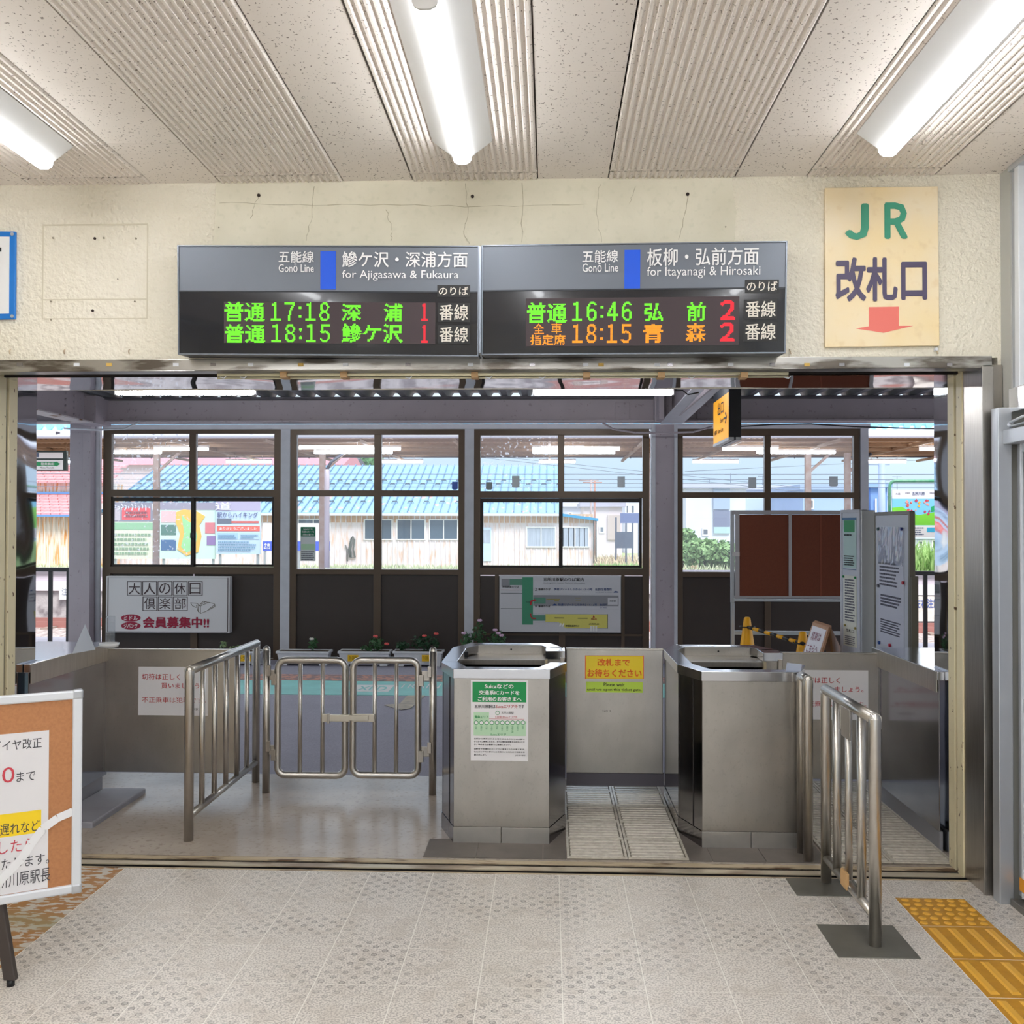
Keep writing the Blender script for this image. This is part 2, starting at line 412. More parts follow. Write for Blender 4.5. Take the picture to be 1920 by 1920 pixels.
for x, y, r in ((486, 367, 5), (886, 369, 5), (1289, 365, 5), (179, 448, 4), (101, 447, 3), (196, 447, 3), (256, 448, 3), (97, 566, 3), (254, 566, 3), (175, 583, 4), (411, 427, 2), (1360, 426, 2), (222, 524, 2), (97, 600, 3)):
    c = fw.p(x, y, .005); r *= 2.9/F
    MB().tube([c, c+V((0, -.004, 0))], r, 8).build('screw_hole', hole if r > .0055 else M('filled hole', (150, 142, 124), .9), wb)
gh = M('old sign outline', (214, 206, 184), .8)
for b in ((80, 421, 277, 422), (80, 561, 277, 562), (80, 421, 81, 597), (276, 421, 277, 597), (80, 597, 277, 598)): plate('paint_edge', fw, b, gh, wb, 0, .0015)
# crumbled plaster lip and clips above the lintel strip
for x in (20, 122, 243, 1040+440, 1755): 
    c = fw.p(x, 660, 0); MB().tube([c+V((0, 0, .012)), c+V((0, -.012, .004)), c+V((.004, -.014, -.012))], .003, 6).build('bent_nail', rust, wb)
ls = struct('trim_1')
MB().box(-4.6, 1.985, YW-.02, YW, 2.353, 2.405).box(-4.6, 1.985, YW-.02, YW+.07, 2.350, 2.354).build('lintel_strip', lintel, ls, .002)
fl = yface(YW-.02)
for i, x in enumerate((37, 144, 205, 330, 400, 470, 564, 648, 765, 882, 998, 1098, 1127, 1232, 1256, 1370, 1448, 1513, 1578, 1700, 1780)):
    yel = i in (2, 6, 12, 17); plate('tape_scrap' if yel else 'clip', fl, (x-5, 681, x+5, 687), M('yellowed tape', (214, 176, 92), .7) if yel else (aluw if i % 2 else steeld), ls, 0, .004)
MB().box(XL-.02, XR+.02, 4.50, 4.70, 2.41, 2.42).build('slot_top', dark, ls)
MB().box(XL-.02, XR+.02, 4.70, 4.715, 2.363, 2.42).build('slot_back', dark, ls)
# cream conduit under the lintel
cd = thing('conduit', 'thin cream conduit with tape scraps under the steel lintel strip', 'pipe', at(940, 700, 4.51))
p0, p1 = at(408, 703, 4.51), at(1478, 700, 4.51)
MB().tube([p0, p1], .008, 10).build('pipe', M('cream conduit', (226, 220, 190), .5), cd)
p0, p1 = at(408, 709, 4.56), at(1478, 706, 4.56)
MB().tube([p0, p1], .006, 8).build('pipe', M('cream conduit', (226, 220, 190), .5), cd)
for x in (532, 645, 890, 1100, 1240, 1395):
    c = at(x, 703, 4.505); MB().box(c.x-.016, c.x+.016, c.y-.012, c.y+.06, c.z-.014, c.z+.011).build('tape_band', M('brown tape', (196, 160, 116), .6), cd)
for x in (412, 450, 760, 910, 1010, 1290, 1470):
    c = at(x, 707, 4.505); MB().tube([c, c+V((.02, 0, -.006)), c+V((.03, 0, .004))], .003, 6).build('hook', aluw, cd)
# mirror steel lining of the opening
tl = struct('trim_2')
def wavy(mb, o, ex, ey, nx, ny, amp, nrm):
    o, ex, ey, nrm = V(o), V(ex), V(ey), V(nrm); k = len(mb.v)
    for j in range(ny+1):
        for i in range(nx+1):
            q = o+ex*(i/nx)+ey*(j/ny); h = noise.noise(q*1.7+V((3, 1, 7)))*amp+noise.noise(q*4.1)*amp*.35
            mb.v.append(q+nrm*h)
    for j in range(ny):
        for i in range(nx):
            a = k+j*(nx+1)+i; mb.f.append([a, a+1, a+nx+2, a+nx+1]); mb.sm.append(True); mb.mi.append(0)
    return mb
mir = M('mirror steel', (214, 216, 220), .03, 1)
wavy(MB(), (XL, 4.70, 2.36), (XR-XL, 0, 0), (0, .45, 0), 120, 10, .004, (0, 0, 1)).build('soffit_cladding', mir, tl)
wavy(MB(), (XL, 4.80, 0), (0, .35, 0), (0, 0, 2.36), 6, 50, .005, (1, 0, 0)).build('jamb_cladding', mir, tl)
wavy(MB(), (XR, 4.80, 0), (0, .35, 0), (0, 0, 2.36), 6, 50, .004, (-1, 0, 0)).build('jamb_cladding', mir, tl)
MB().box(XL-.02, XR+.02, 5.148, 5.152, 2.358, 2.42).box(XL-.03, XL-.008, 4.80, 5.152, 0, 2.362).box(XR+.008, XR+.03, 4.80, 5.152, 0, 2.362).build('edge_strip', steel, tl)
# shutter guides
for s, x0, x1 in ((1, 1.938, XR+.01), (-1, XL-.03, -2.688)):
    g = struct('trim_%d' % (3 if s > 0 else 4))
    xi = x0 if s > 0 else x1; xo = x1 if s > 0 else x0
    MB().box(xi, xo, 4.755, 4.83, 0, 2.40).build('guide_channel', cream_p, g, .003)
    MB().box(xi+.014*s, xo, 4.725, 4.755, 0, 2.40).build('guide_groove', dark, g)
    MB().box(xi-.002*s, xo, 4.66, 4.725, 0, 2.40).build('guide_channel', cream_p, g, .003)
# steel return and face at the right of the opening
jr = struct('trim_5')
MB().box(1.942, 2.03, YW-.02, 4.66, 0, 2.365).build('steel_return', steel, jr, .002)
MB().box(1.934, 1.985, YW-.035, YW-.02, 0, 2.357).build('steel_face', steelh, jr, .002)
MB().box(-2.83, -2.75, YW-.035, YW-.02, 0, 2.35).build('steel_face', steelh, jr, .002)
# threshold
th = struct('threshold')
MB().box(XL-.05, XR+.02, 4.605, 4.80, -.1, -.03).build('bed', M('black groove', (14, 10, 8), .9), th)
MB().box(XL-.05, XR, 4.612, 4.624, -.004, .001).build('rail', rust, th)
MB().box(XL-.05, XR, 4.660, 4.708, -.003, .002).build('rail', M('worn steel rail', (214, 202, 178), .3, .4, var=.9, vs=4, vcol=(150, 128, 104), stretch=(.6, 2, 1), thr=(.5, .64)), th)
MB().box(XL-.05, XR, 4.746, 4.790, -.004, .001).build('rail', rust, th)
# side walls, rear wall
MB().box(-4.7, -4.6, -4, YW, 0, CZ).build('wall_left', plain, kind='structure')
wre = struct('wall_rear')
MB().box(-4.7, 2.3, -4.1, -4, 2.5, CZ).box(-4.7, -4.1, -4.1, -4, 0, 2.5).box(1.7, 2.3, -4.1, -4, 0, 2.5).build('plaster', plain, wre)  # unseen rear wall, opened at the entrance to add daylight to the room
MB().box(-4.15, 1.75, -4.08, -4.02, 2.44, 2.5).box(-4.15, -4.1, -4.08, -4.02, 0, 2.5).box(-2.2, -2.14, -4.08, -4.02, 0, 2.5).box(-.26, -.2, -4.08, -4.02, 0, 2.5).box(1.7, 1.75, -4.08, -4.02, 0, 2.5).build('entrance_frame', alu, wre)
MB().box(-30, 30, -40, -4.1, -.2, -.02).build('forecourt', M('forecourt paving', (176, 172, 168), .8, var=.4, vs=1), kind='structure')
wr = struct('wall_right')
MB().box(2.098, 2.25, -4, YW, 0, CZ).build('wall_body', M('grey partition', (206, 208, 206), .5), wr)
MB().box(2.053, 2.12, 3.0, 4.29, 2.23, CZ-.03).build('transom_panel', M('pale transom panel', (206, 208, 204), .18, var=.3, vs=3, vcol=(190, 194, 188)), wr)
MB().box(2.033, 2.098, 4.375, YW, 0, CZ-.004).build('corner_cover', M('grey sealant strip', (176, 176, 170), .6), wr)
MB().box(2.028, 2.098, 4.29, 4.33, 2.2, CZ-.03).build('stile', aluw, wr, .003)
MB().box(2.040, 2.098, 4.33, 4.38, 2.2, CZ-.03).build('stile', alu, wr, .003)
MB().box(2.023, 2.12, -4, 4.38, CZ-.03, CZ-.006).build('top_rail', alu, wr, .003)
MB().box(2.013, 2.12, 1.2, 4.36, 2.138, 2.245).build('transom_rail', M('polished aluminium', (214, 216, 220), .15, .9), wr, .006)
MB().tube([(2.008, 4.36, 2.09), (1.998, 4.2, 2.105), (2.008, 3.6, 2.11)], .006, 8).tube([(2.008, 4.36, 2.075), (2.015, 4.1, 2.085), (2.008, 3.6, 2.09)], .005, 8).tube([(1.968, 4.375, 2.08), (2.018, 4.33, 2.085)], .011, 8).build('cable', aluw, wr)
MB().box(1.956, 2.018, 4.335, 4.40, 0, 2.16).build('aluminium_post', alu, wr, .004)
MB().box(1.978, 2.12, 1.2, 4.335, 1.998, 2.06).build('door_header', alu, wr, .003)
d1 = struct('door_1')
MB().box(2.033, 2.068, 2.46, 2.5, .045, 2.02).build('stile', alu, d1, .004)
MB().box(2.033, 2.068, 4.29, 4.325, .045, 2.02).build('stile', alu, d1, .004)
MB().box(2.028, 2.038, 4.278, 4.288, .045, 2.02).build('glazing_bead', aluw, d1)
MB().box(2.033, 2.09, 2.5, 4.29, .045, .16).box(2.033, 2.09, 2.5, 4.29, .84, .90).box(2.033, 2.09, 2.5, 4.29, 1.96, 2.02).build('rail', alu, d1, .004)
MB().box(2.046, 2.076, 2.5, 4.28, .16, 1.96).build('frosted_panel', M('grey frosted glass', (150, 156, 170), .25), d1)
MB().box(2.063, 2.088, 4.255, 4.335, 0, 2.02).build('gap_seal', black, d1)
MB().box(1.998, 2.12, 1.2, 4.33, 0, .03).build('door_track', M('track aluminium', (130, 126, 120), .4, .6), d1, .003)
MB().box(2.030, 2.056, 2.5, 4.25, .03, .075).build('kick_seal', black, d1)
c = V((2.027, 4.285, .10)); MB().box(c.x-.001, c.x+.004, c.y-.03, c.y+.02, .075, .13).build('tape_tab', M('orange tape', (240, 160, 20), .5), d1)
# ceiling lights
def ceiling_light(x, y0, y1, label, group):
    t = thing('ceiling_light', label, 'light', (x, (y0+y1)/2, CZ-.01), group)
    zt, zb = CZ-.011, CZ-.075
    MB().hexa([(x-.125, y0, zt), (x-.04, y0, zb), (x+.04, y0, zb), (x+.125, y0, zt)], [(x-.125, y1, zt), (x-.04, y1, zb), (x+.04, y1, zb), (x+.125, y1, zt)]).build('reflector', white, t, .002)
    pr = [(-.036, 0), (-.036, -.012), (-.03, -.024), (-.015, -.032), (.015, -.032), (.03, -.024), (.036, -.012), (.036, 0)]
    MB().prism([(x+a, y0+.012, zb+b) for a, b in pr], (0, y1-y0-.016, 0)).build('lens', tube_e, t)
    for a, b in ((y0, y0+.011), (y1-.004, y1-.0035)):
        MB().prism([(x+q*1.05, a, zb+r*1.03) for q, r in pr], (0, b-a, 0)).build('end_cap', white, t)
    return t
for x, ly in ((-2.12, 'left'), (-.362, 'centre'), (1.36, 'right')):
    y1 = 4.0 if x < 1 else 3.97
    ceiling_light(x, y1-1.22, y1, {'left': 'lit batten light cut off by the left edge of the picture', 'centre': 'lit batten light in the middle of the ceiling above the departure boards', 'right': 'lit batten light at the right above the gate sign'}[ly], 'ceiling batten lights')
    for k in (1, 2, 3, 4):
        ceiling_light(x, y1-1.22-1.5*k, y1-1.5*k, 'lit batten light behind the viewer, %s one back in the %s row' % (('', 'first', 'second', 'third', 'last')[k], ly), 'ceiling batten lights')

# ---------------------------------------------------------------- departure boards
bd_grey = M('board grey gradient', (112, 118, 128), .38, .35, var=.25, vs=1.5, vcol=(92, 98, 108))
bd_black = M('board black glass', (20, 24, 34), .12, coat=.3)
bd_dark = M('board casing', (40, 44, 52), .4)
bd_edge = M('casing edge strip', (120, 126, 136), .3, .7)
ledpan = M('led matrix panel', (48, 38, 42), .5, emit=(60, 40, 44), es=.25)
blue_s = M('line blue', (10, 84, 214), .4)
lgreen = M('green led', (20, 60, 10), .5, emit=(110, 255, 30), es=1.15)
lorange = M('orange led', (60, 30, 5), .5, emit=(255, 150, 10), es=1.2)
lred = M('red led', (60, 5, 5), .5, emit=(255, 20, 44), es=1.2)
wtext = M('white lettering', (240, 240, 240), .5)
def departure_board(tl, tr, bl, br, Y0, Y1, label, dx, split, items):
    P0, P1 = at(tl[0], tl[1], Y0), at(tr[0], tr[1], Y1)
    q = at(bl[0], bl[1], Y0+.03)
    f = Face(P0, P1-P0, P0-q)
    t = thing('departure_board', label, 'sign', P0, 'departure boards over the gates')
    u1 = f.uv(*tr)[0]; vb = f.uv(*bl)[1]
    slab(MB(), f, None, -.15, -.004, (0, u1, vb, 0)).build('casing', bd_dark, t, .004)
    vs = f.uv(tl[0]+40, split)[1]
    slab(MB(), f, None, -.006, 0, (.006, u1-.006, vs, -.006)).build('header_panel', bd_grey, t)
    slab(MB(), f, None, -.006, .001, (.006, u1-.006, vb+.006, vs-.006)).build('display_glass', bd_black, t)
    slab(MB(), f, None, -.006, .004, (.004, u1-.004, vs-.006, vs)).build('divider', bd_dark, t)
    m = MB()
    for uv in ((0, .006, vb, 0), (u1-.006, u1, vb, 0), (0, u1, -.005, 0), (0, u1, vb, vb+.006)): slab(m, f, None, -.01, .005, uv)
    m.build('edge_frame', bd_edge, t)
    items(t, f)
    return t
def b1(t, f):
    txt(f, '五能線', (523, 471, 589, 493), wtext, t, .012); txt(f, 'Gonō Line', (523, 495, 589, 511), wtext, t, .005)
    plate('line_mark', f, (601, 471, 630, 543), blue_s, t, 0, .003)
    txt(f, '鰺ケ沢・深浦方面', (642, 472, 877, 502), wtext, t, .012); txt(f, 'for Ajigasawa & Fukaura', (642, 507, 860, 527), wtext, t, .004)
    plate('led_panel', f, (420, 566, 816, 645), ledpan, t, 0, .003)
    for s, b in (('普通', (421, 566, 497, 603)), ('深', (641, 570, 677, 602)), ('浦', (720, 569, 755, 603)),
                 ('普通', (422, 608, 498, 643)), ('鰺ケ沢', (641, 607, 755, 643))): led(f, s, b, 16, lgreen, t)
    led(f, '17', (508, 567, 553.1, 602), 16, lgreen, t, .012); led(f, ':', (560.25, 575, 565.75, 596), 9, lgreen, t, .02); led(f, '18', (572.9, 567, 618, 602), 16, lgreen, t, .012); led(f, '18', (509, 608, 554.1, 642), 16, lgreen, t, .012); led(f, ':', (561.25, 616, 566.75, 636), 9, lgreen, t, .02); led(f, '15', (573.9, 608, 619, 642), 16, lgreen, t, .012)
    led(f, '1', (790, 569, 802, 602), 16, lred, t, .02); led(f, '1', (790, 610, 802, 643), 16, lred, t, .02)
    for b, s in (((820, 535, 881, 557), 'のりば'), ((821, 568, 881, 604), '番線'), ((821, 610, 881, 645), '番線')):
        plate('label_strip', f, b, black, t, 0, .004)
        txt(f, s, (b[0]+3, b[1]+3, b[2]-3, b[3]-3), M('aged white lettering', (224, 218, 206), .6), t, .01)
departure_board((333, 460), (899, 461), (340, 665), (902, 666), 4.31, 4.31, 'left departure board with two green rows and two red ones', 0, 545, b1)
def b2(t, f):
    txt(f, '五能線', (1092, 470, 1159, 492), wtext, t, .012); txt(f, 'Gonō Line', (1092, 494, 1159, 510), wtext, t, .005)
    plate('line_mark', f, (1171, 469, 1200, 543), blue_s, t, 0, .003)
    txt(f, '板柳・弘前方面', (1213, 466, 1422, 497), wtext, t, .012); txt(f, 'for Itayanagi & Hirosaki', (1213, 501, 1425, 521), wtext, t, .004)
    plate('led_panel', f, (986, 560, 1385, 647), ledpan, t, 0, .003)
    for s, b in (('普通', (988, 568, 1063, 605)), ('弘', (1208, 569, 1243, 602)), ('前', (1288, 567, 1323, 602))): led(f, s, b, 16, lgreen, t)
    for s, b in (('青', (1206, 608, 1243, 643)), ('森', (1286, 606, 1323, 641))): led(f, s, b, 16, lorange, t)
    for s, b in (('全', (1000, 607, 1020, 626)), ('車', (1034, 606, 1053, 626)), ('指定席', (994, 628, 1060, 647))): led(f, s, b, 12, lorange, t, .01)
    led(f, '16', (1073, 566, 1118.51, 602), 16, lgreen, t, .012); led(f, ':', (1125.72, 574, 1131.28, 596), 9, lgreen, t, .02); led(f, '46', (1138.49, 566, 1184, 602), 16, lgreen, t, .012); led(f, '18', (1073, 608, 1118.1, 643), 16, lorange, t, .012); led(f, ':', (1125.25, 616, 1130.75, 637), 9, lorange, t, .02); led(f, '15', (1137.9, 608, 1183, 643), 16, lorange, t, .012)
    led(f, '2', (1351, 563, 1378, 600), 16, lred, t, .03); led(f, '2', (1350, 605, 1377, 640), 16, lred, t, .03)
    for b, s in (((1397, 525, 1460, 549), 'のりば'), ((1395, 562, 1457, 598), '番線'), ((1394, 604, 1457, 640), '番線')):
        plate('label_strip', f, b, black, t, 0, .004)
        txt(f, s, (b[0]+3, b[1]+3, b[2]-3, b[3]-3), M('aged white lettering'), t, .01)
departure_board((903, 460), (1476, 452), (906, 666), (1471, 661), 4.31, 4.27, 'right departure board with an orange row below a green one', 0, 544, b2)
c0 = at(900, 462, 4.3); c1 = at(903, 664, 4.33)
tag(MB().box(c0.x-.004, c0.x+.005, 4.30, 4.46, c1.z, c0.z).build('joint_cover', bd_edge, None, loc=(c0.x, 4.3, c1.z)), 'narrow grey strip covering the joint between the two departure boards', 'trim strip')

# gate sign on the cream wall
f = yface(YW-.018)
gs = thing('gate_sign', 'large cream sign with green letters and a red arrow at the right', 'sign', at(1547, 650, YW))
aged = M('yellowed sign board', (246, 230, 200), .45, var=.9, vs=2.6, vcol=(248, 220, 160), v2=(.5, 20, (232, 206, 160), .6, .75))
P = [f.p(x, y) for x, y in ((1547, 651), (1762, 648), (1759, 349), (1547, 352))]
MB().prism(P, (0, .016, 0)).build('panel', aged, gs, .003)
sg = M('sign green', (62, 152, 124), .5); sp_ = M('sign violet grey', (84, 76, 104), .5)
txt(f, wide('J'), (1584, 382, 1629, 450), sg, gs, .045, .0015); txt(f, wide('R'), (1658, 380, 1702, 448), sg, gs, .045, .0015)
txt(f, '改札口', (1566, 483, 1738, 565), sp_, gs, .035, .0015)
poly('arrow', f, [(1629, 576), (1629, 612), (1604, 616), (1657, 624), (1712, 611), (1685, 611), (1685, 575)], M('faded red arrow', (232, 120, 108), .5), gs, 0, .0015)
MB().box(*[v for v in (f.p(1756, 650).x-.006, f.p(1756, 650).x+.006, YW-.02, YW, f.p(1756, 652).z-.012, f.p(1756, 652).z)]).build('clip', aluw, gs)
# blue-edged sign at the left edge
bs = thing('blue_edged_sign', 'white sign with a blue border at the left edge of the wall', 'sign', at(0, 600, YW))
P = [f.p(-260, 605), f.p(28, 598), f.p(29, 434), f.p(-260, 430)]
MB().prism(P, (0, .014, 0)).build('border', M('sign blue', (20, 118, 204), .45), bs, .003)
P = [f.p(-250, 594, .002), f.p(17, 588, .002), f.p(18, 444, .002), f.p(-250, 441, .002)]
MB().prism(P, (0, .004, 0)).build('panel', white, bs)
plate('lettering', f, (-60, 465, 3, 472), ink, bs, 0, .004)
for x, y in ((23, 439), (23, 593)):
    c = f.p(x, y); MB().tube([c, c+V((0, -.004, 0))], .008, 12).build('screw', alu, bs)

# ---------------------------------------------------------------- concourse beyond the opening
conc = M('worn concrete floor', (192, 180, 168), .24, var=.9, vs=2.2, vcol=(160, 148, 138), v2=(.6, 34, (146, 134, 124), .55, .7), world=True, bump=.1, bs=60, bd=.002)
asph = M('blue-grey asphalt', (170, 168, 182), .75, var=.7, vs=120, vcol=(136, 134, 148), world=True, v2=(.35, 2, (146, 144, 156), .5, .7))
MB().box(-9, 9, 4.80, 6.38, -.3, -.001).build('concourse_floor', conc, kind='structure')
MB().box(-30, 30, 6.38, 14.0, -1.4, -.004).build('platform', asph, kind='structure')
ps = struct('platform_markings')
band = M('turquoise floor band', (156, 226, 222), .5, var=.3, vs=4, world=True)
ya = ag(700, 1303).y; yb = ag(700, 1277).y
MB().box(-12, 3.0, ya, yb, -.004, 0).build('turquoise_band', band, ps)
pk = M('salmon tactile paving', (206, 152, 134), .7, var=1, vs=14, vcol=(150, 130, 130), thr=(.48, .52), world=True)
MB().box(-12, 6, yb, ag(700, 1266).y, -.004, .004).build('tactile_band', pk, ps)
fg = Face((0, 0, .001), (1, 0, 0), (0, 1, 0))
plate('band_mark', fg, (666, 1284, 728, 1297), wtext, ps, 0, .001); txt(fg, 'XED', (676, 1287, 722, 1295), band, ps, .02, .002)
txt(fg, 'TRAIN', (752, 1282, 822, 1291), wtext, ps, 0, .001)
poly('arrow_mark', fg, [(764, 1304), (750, 1319), (720, 1322), (752, 1331), (770, 1328), (790, 1310), (797, 1304)], M('cream floor paint', (206, 196, 176), .7, var=.8, vs=9, vcol=(150, 144, 140), world=True), ps, 0, .002)
# grooved lanes
lane = M('lane groove dirt and shade', (128, 120, 108), .5, var=.8, vs=30, vcol=(100, 92, 82), world=True); laner = M('ribbed lane tile', (214, 208, 194), .2, var=.7, vs=40, vcol=(176, 168, 154), world=True)  # groove colour holds dirt and also the shadows between the ribs
lm = None
for x0, rows in ((.088, 5), (1.37, 5)):
    g = struct('tactile_lane')
    for c_ in range(2):
        for r_ in range(rows):
            if lm is None:
                m = MB().box(.002, .298, .002, .298, -.02, .006); m.cur = 1
                for e in ((.002, .298, .002, .016), (.002, .298, .284, .298), (.002, .014, .016, .284), (.286, .298, .016, .284)): m.box(e[0], e[1], e[2], e[3], .006, .0125)
                for k in range(6):
                    y = .022+k*.0435
                    m.hexa([(.018, y, .006), (.282, y, .006), (.278, y+.003, .0145), (.022, y+.003, .0145)], [(.018, y+.033, .006), (.282, y+.033, .006), (.278, y+.030, .0145), (.022, y+.030, .0145)])
                o = m.build('lane_tile', [lane, laner], g); lm = o.data
            else:
                o = bpy.data.objects.new('lane_tile', lm); C.objects.link(o); o.parent = g
            o.location = V((x0+.3*c_, 4.82+.3*r_, 0)); 
slate = M('dark stone paving', (116, 108, 102), .55, var=.7, vs=6, vcol=(92, 86, 80), world=True)
sf = struct('stone_footing')
for b in ((-.62, -.36, 4.82, 5.10), (-.357, -.03, 4.82, 5.10), (-.027, .085, 4.82, 5.36), (.69, .80, 4.82, 5.5), (.803, 1.06, 4.82, 5.07), (1.063, 1.36, 4.82, 5.07)):
    MB().box(b[0], b[1], b[2], b[3], -.02, .003).build('stone', slate, sf)

# ---------------------------------------------------------------- staffed booths
def booth(dx, dy, label):
    x0, x1, c = -.585, .095, .09
    ya_, ym, yb_, yc_ = 5.04, 5.30, 5.93, 6.17
    t = thing('ticket_booth', label, 'booth', (dx-.245, 5.04+dy, 0), 'steel ticket booths')
    O = [(x0+c, ya_), (x1-c, ya_), (x1, ym), (x1, yb_), (x1-c, yc_), (x0+c+.01, yc_), (x0, yb_), (x0, ym)]
    O = [V((a+dx, b+dy, 0)) for a, b in O]
    ctr = V((-.245+dx, 5.57+dy, 0))
    def ins(d):
        r = []
        for i in range(8):
            a, b, e = O[i-1], O[i], O[(i+1) % 8]
            n1 = V((-(b-a).y, (b-a).x, 0)).normalized(); n2 = V((-(e-b).y, (e-b).x, 0)).normalized()
            k = (n1+n2).normalized(); r.append(b+k*(d/max(.3, k.dot(n1))))
        return r
    I = ins(.085); S = ins(.006)
    z = lambda p, h: V((p.x, p.y, h))
    names = {0: 'front_panel', 1: 'corner_panel', 3: 'back_panel', 4: 'back_panel', 5: 'back_panel', 6: 'side_panel', 7: 'corner_panel'}
    for i, nm in names.items():        # segment 2 is the staff entry, open above
        a, b = S[i], S[(i+1) % 8]; ia, ib = I[i], I[(i+1) % 8]
        q = (a-b).normalized()*.0
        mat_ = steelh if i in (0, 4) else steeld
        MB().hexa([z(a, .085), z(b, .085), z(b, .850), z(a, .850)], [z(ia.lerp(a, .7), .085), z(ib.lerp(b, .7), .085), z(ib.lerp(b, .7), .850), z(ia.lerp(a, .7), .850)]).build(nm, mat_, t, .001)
        # plinth
        pa, pb = O[i].lerp(S[i], .5), O[(i+1) % 8].lerp(S[(i+1) % 8], .5)
        if i == 0:
            mid = pa.lerp(pb, .5); e = (pb-pa).normalized()*.0012
            for s_, r_ in ((pa, mid-e), (mid+e, pb)):
                MB().hexa([z(s_, 0), z(r_, 0), z(r_, .083), z(s_, .083)], [z(s_, 0)+V((0, .03, 0)), z(r_, 0)+V((0, .03, 0)), z(r_, .083)+V((0, .03, 0)), z(s_, .083)+V((0, .03, 0))]).build('plinth_plate', M('pale plinth sheet', (188, 184, 178), .42, .9, var=.4, vs=6), t, .001)
        else:
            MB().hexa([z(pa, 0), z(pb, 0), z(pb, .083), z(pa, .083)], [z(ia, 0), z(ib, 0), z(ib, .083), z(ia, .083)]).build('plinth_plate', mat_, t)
        # rim
        MB().hexa([z(O[i], .848), z(O[(i+1) % 8], .848), z(O[(i+1) % 8], .897), z(O[i], .897)], [z(ia, .848), z(ib, .848), z(ib, .897), z(ia, .897)]).build('rim', rimm, t, .002)
    # side stub next to the entry and the worktop inside the back
    MB().box(x1+dx-.11, x1+dx-.005, 5.80+dy, 5.96+dy, .02, .850).build('entry_jamb', steelh, t, .002)
    MB().box(x1+dx-.115, x1+dx-.001, 5.79+dy, 5.96+dy, .848, .897).build('rim', rimm, t, .002)
    MB().box(x1+dx-.03, x1+dx-.004, 5.782+dy, 5.80+dy, .77, .86).build('hinge', steel, t, .002)
    MB().box(x1+dx-.118, x1+dx-.104, 5.76+dy, 5.795+dy, .3, .848).build('door_edge', M('beige door edge', (190, 176, 146), .5), t)
    MB().box(x0+dx+.06, x1+dx-.10, 5.80+dy, 6.10+dy, .830, .842).box(x0+dx+.06, x1+dx-.10, 5.795+dy, 5.805+dy, .812, .842).build('worktop', steel, t, .001)
    MB().box(x0+dx+.09, x1+dx-.10, 6.06+dy, 6.072+dy, .842, .894).build('upstand', steelh, t, .001)
    c_ = V((-.235+dx, 6.057+dy, .87)); MB().tube([c_, c_+V((0, .006, 0))], .006, 8).build('screw_hole', black, t)
    cx = x0+dx+.08; MB().box(cx-.01, cx+.02, 5.86+dy, 5.88+dy, .845, .88).build('latch', black, t, .003)
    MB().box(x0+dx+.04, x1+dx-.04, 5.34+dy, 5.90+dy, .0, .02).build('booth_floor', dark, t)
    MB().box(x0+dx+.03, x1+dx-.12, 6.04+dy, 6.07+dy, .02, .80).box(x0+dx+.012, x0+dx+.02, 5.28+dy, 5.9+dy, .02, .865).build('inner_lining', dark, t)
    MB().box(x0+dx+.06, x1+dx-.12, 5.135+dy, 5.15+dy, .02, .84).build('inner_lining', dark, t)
    return t
booth(0, 0, 'left steel ticket booth with the green and white notice on its front')
booth(1.272, -.02, 'right steel ticket booth with a bare front, next to the railing')

# ---------------------------------------------------------------- steel barrier panels across the lanes
def panel(label, b, Y, hinge_side=0):
    f = yface(Y); t = thing('barrier_panel', label, 'barrier', at((b[0]+b[2])/2, b[3], Y), 'steel barrier panels')
    slab(MB(), f, b, -.03, 0).build('sheet', steelh, t, .003)
    p = f.p(b[0], b[1]); q = f.p(b[2], b[1])
    MB().box(p.x-.002, q.x+.002, Y-.004, Y+.034, p.z-.004, p.z+.006).build('top_edge', steel, t, .002)
    return t, f
pc, fc = panel('steel barrier panel with the yellow and green notices, between the booths', (1062, 1217, 1243, 1451), 5.92)
p0 = fc.p(1062, 1451); MB().box(p0.x, p0.x+.585, 5.925, 5.95, .07, p0.z+.01).build('toe_board', M('dark rubber skirt', (92, 88, 96), .6), pc)
pl, fl_ = panel('steel barrier panel with a notice, left of the railing', (197, 1218, 447, 1450), 5.92)
pr_, fr_ = panel('steel barrier panel with a notice, right of the right booth', (1466, 1225, 1648, 1462), 5.92)
MB().box(at(1650, 1300, 5.9).x-.006, at(1650, 1300, 5.9).x+.012, 5.89, 5.94, .05, .87).build('hinge_post', steeld, pr_)
p = at(190, 1300, 5.9).x
m = MB().box(p-.012, p+.018, 5.89, 5.94, .1, .86)
for zz in (.84, .5, .3, .16): m.tube([(p+.012, 5.885, zz-.012), (p+.012, 5.885, zz+.012)], .008, 8)
m.build('hinge_post', steeld, pl)

